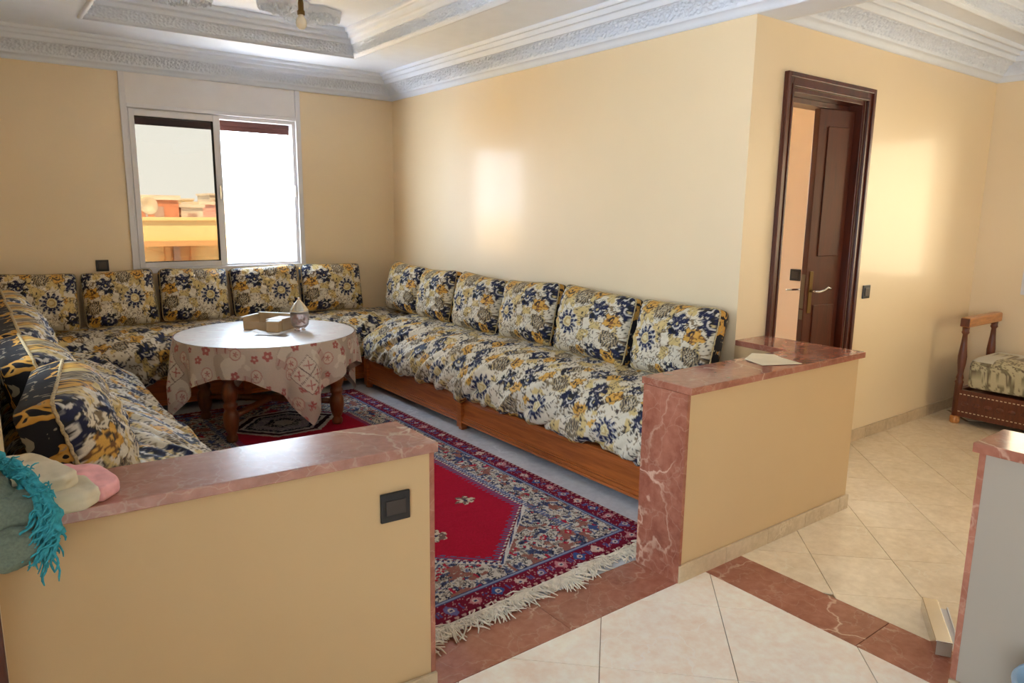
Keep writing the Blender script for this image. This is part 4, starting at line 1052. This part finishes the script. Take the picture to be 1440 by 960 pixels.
for k in range(16):
    o1 = Vector((rs.uniform(-.020, .020), rs.uniform(-.010, .014), rs.uniform(-.010, .012))); pts = []; ph0 = rs.uniform(0, 6)
    for j_ in range(36):
        u_ = j_/35*7; i = min(6, int(u_)); a_ = Vector(path[i]).lerp(Vector(path[i+1]), u_-i)
        pts.append(tuple(a_+o1*(.7+.4*math.sin(u_+k))+Vector((math.cos(j_*1.1+ph0), .4*math.sin(j_*.9+ph0), math.sin(j_*1.3+ph0)))*.0055))
    sc1.tube(pts, [.0065+.0025*rs.random() for _ in pts], 6)
sc1.build('scarf_body', M['teal'], sf, smooth=True)
sc2 = MB()
for k in range(70):
    x = .055+.045*rs.random(); curl((x, 1.722+rs.uniform(-.012, .012), HS+rs.uniform(-.03, .05)), rs.uniform(.04, .105), (rs.gauss(-.35, .35), -.02, -1), .0045, rs.uniform(.0018, .003), sc2)
for k in range(60):
    i = rs.randrange(6); a_ = Vector(path[i]).lerp(Vector(path[i+1]), rs.random()); curl(a_+Vector((0, -.01, .012)), rs.uniform(.02, .04), (rs.gauss(0, 1), rs.gauss(-.4, .5), rs.gauss(.1, .5)), .004, .0018, sc2, 6)
f_ = sc2.build('fringe', M['teal'], sf, smooth=True); f_['kind'] = 'stuff'

# ------------------------------------------------------------------ outside
gd = struct(MB().box(-200, 300, 7, 400, -9.2, -9).build('ground', M['dust']))
yb_ = empty('roof_terrace_building', (5, 18, 0)); tag(yb_, 'ochre neighbouring building with long roof parapet seen through the window', 'building')
o = MB().box(-14, 14, 0, .3, .72, 1.22).build('parapet', M['ochre'], yb_); MB().box(-14, 14, -.06, .36, 1.20, 1.27).build('coping', M['ochre'], yb_)
MB().box(-14, 14, .5, 9, -9, .70).build('wall', M['ochre'], yb_); MB().box(-14, 14, -.12, .5, .62, .74).build('ledge', M['ochre_dark'], yb_)
MB().box(-1.34, -1.22, .30, .5, -3, .62).box(-.78, -.70, .30, .5, -3, .62).build('pilaster', M['ochre_dark'], yb_)
MB().box(-1.22, -.78, .42, .5, -2.0, .62).build('shutter', M['ochre_dark'], yb_); MB().box(-1.15, -1.0, .38, .42, -2, .60).build('window_strip', M['shade_win'], yb_)
sky = [(11.3, 62, 2.3, 2.05, 'brick', 'orange brick house with shallow roof beyond the parapet, the largest on the skyline'), (9.4, 66, 1.5, 1.7, 'ochre', 'ochre flat-roofed house at the left edge of the window skyline'),
       (21, 80, 5, 1.9, 'pinkish', 'pink rendered house right of the brick house on the skyline'), (24.5, 95, 4, 3.0, 'pale', 'tall pale block just left of the window mullion on the skyline'),
       (15.2, 85, 3.5, 2.5, 'pale', 'low pale house behind the brick house'), (14.2, 64, 1.7, 1.5, 'pale', 'small pale house directly right of the brick house'), (16.2, 66, 1.5, 1.75, 'pinkish', 'small pink house between the pale houses in the tinted pane'), (29, 110, 5, 3.1, 'pale', 'pale twin block far off in the haze behind the pink house'),
       (24, 70, 3.0, 1.6, 'pinkish', 'low pink house in front of the far pale blocks'), (27.5, 82, 4.5, 1.5, 'brick', 'red brick house seen through the open half of the window, left part'),
       (32.5, 90, 4, 2.1, 'pinkish', 'pink house seen through the open half of the window'), (30, 75, 3.5, .9, 'pale', 'low pale house seen through the open half of the window'),
       (40, 120, 8, 2.4, 'pale', 'wide pale block farthest right in the window view'), (22.5, 120, 6, 2.6, 'ochre', 'ochre block on the far horizon between the other houses')]
for i, (x, y, w_, zt, mk, lb_) in enumerate(sky):
    o = empty('house', (x, y, -9)); tag(o, lb_, 'house', 'houses on the skyline')
    MB().box(0, w_, 0, 6, 0, 9+zt).build('wall', M[mk], o)
    MB().box(-.15, w_+.15, -.15, 6.15, 9+zt, 9+zt+.25).build('roof_edge', M['pale'], o)
    for k in range(int(w_/1.6)):
        MB().box(.5+k*1.6, 1.2+k*1.6, -.05, .02, 9+zt-1.5, 9+zt-.5).build('window', M['shade_win'], o)
dsh = empty('satellite_dish', (6.02, 33, 1.55)); tag(dsh, 'round satellite dish on the roof beside the brick house', 'dish')
MB().lathe([(0, 0), (.16, .02), (.32, .08), (.40, .14), (.385, .15), (.16, .04), (0, .02)], n=24).build('dish', M['dish'], dsh, smooth=True).rotation_euler = (R(80), 0, R(20))
MB().tube([(0, .1, -10.1), (0, .1, 0)], .04).build('mast', M['steel'], dsh)
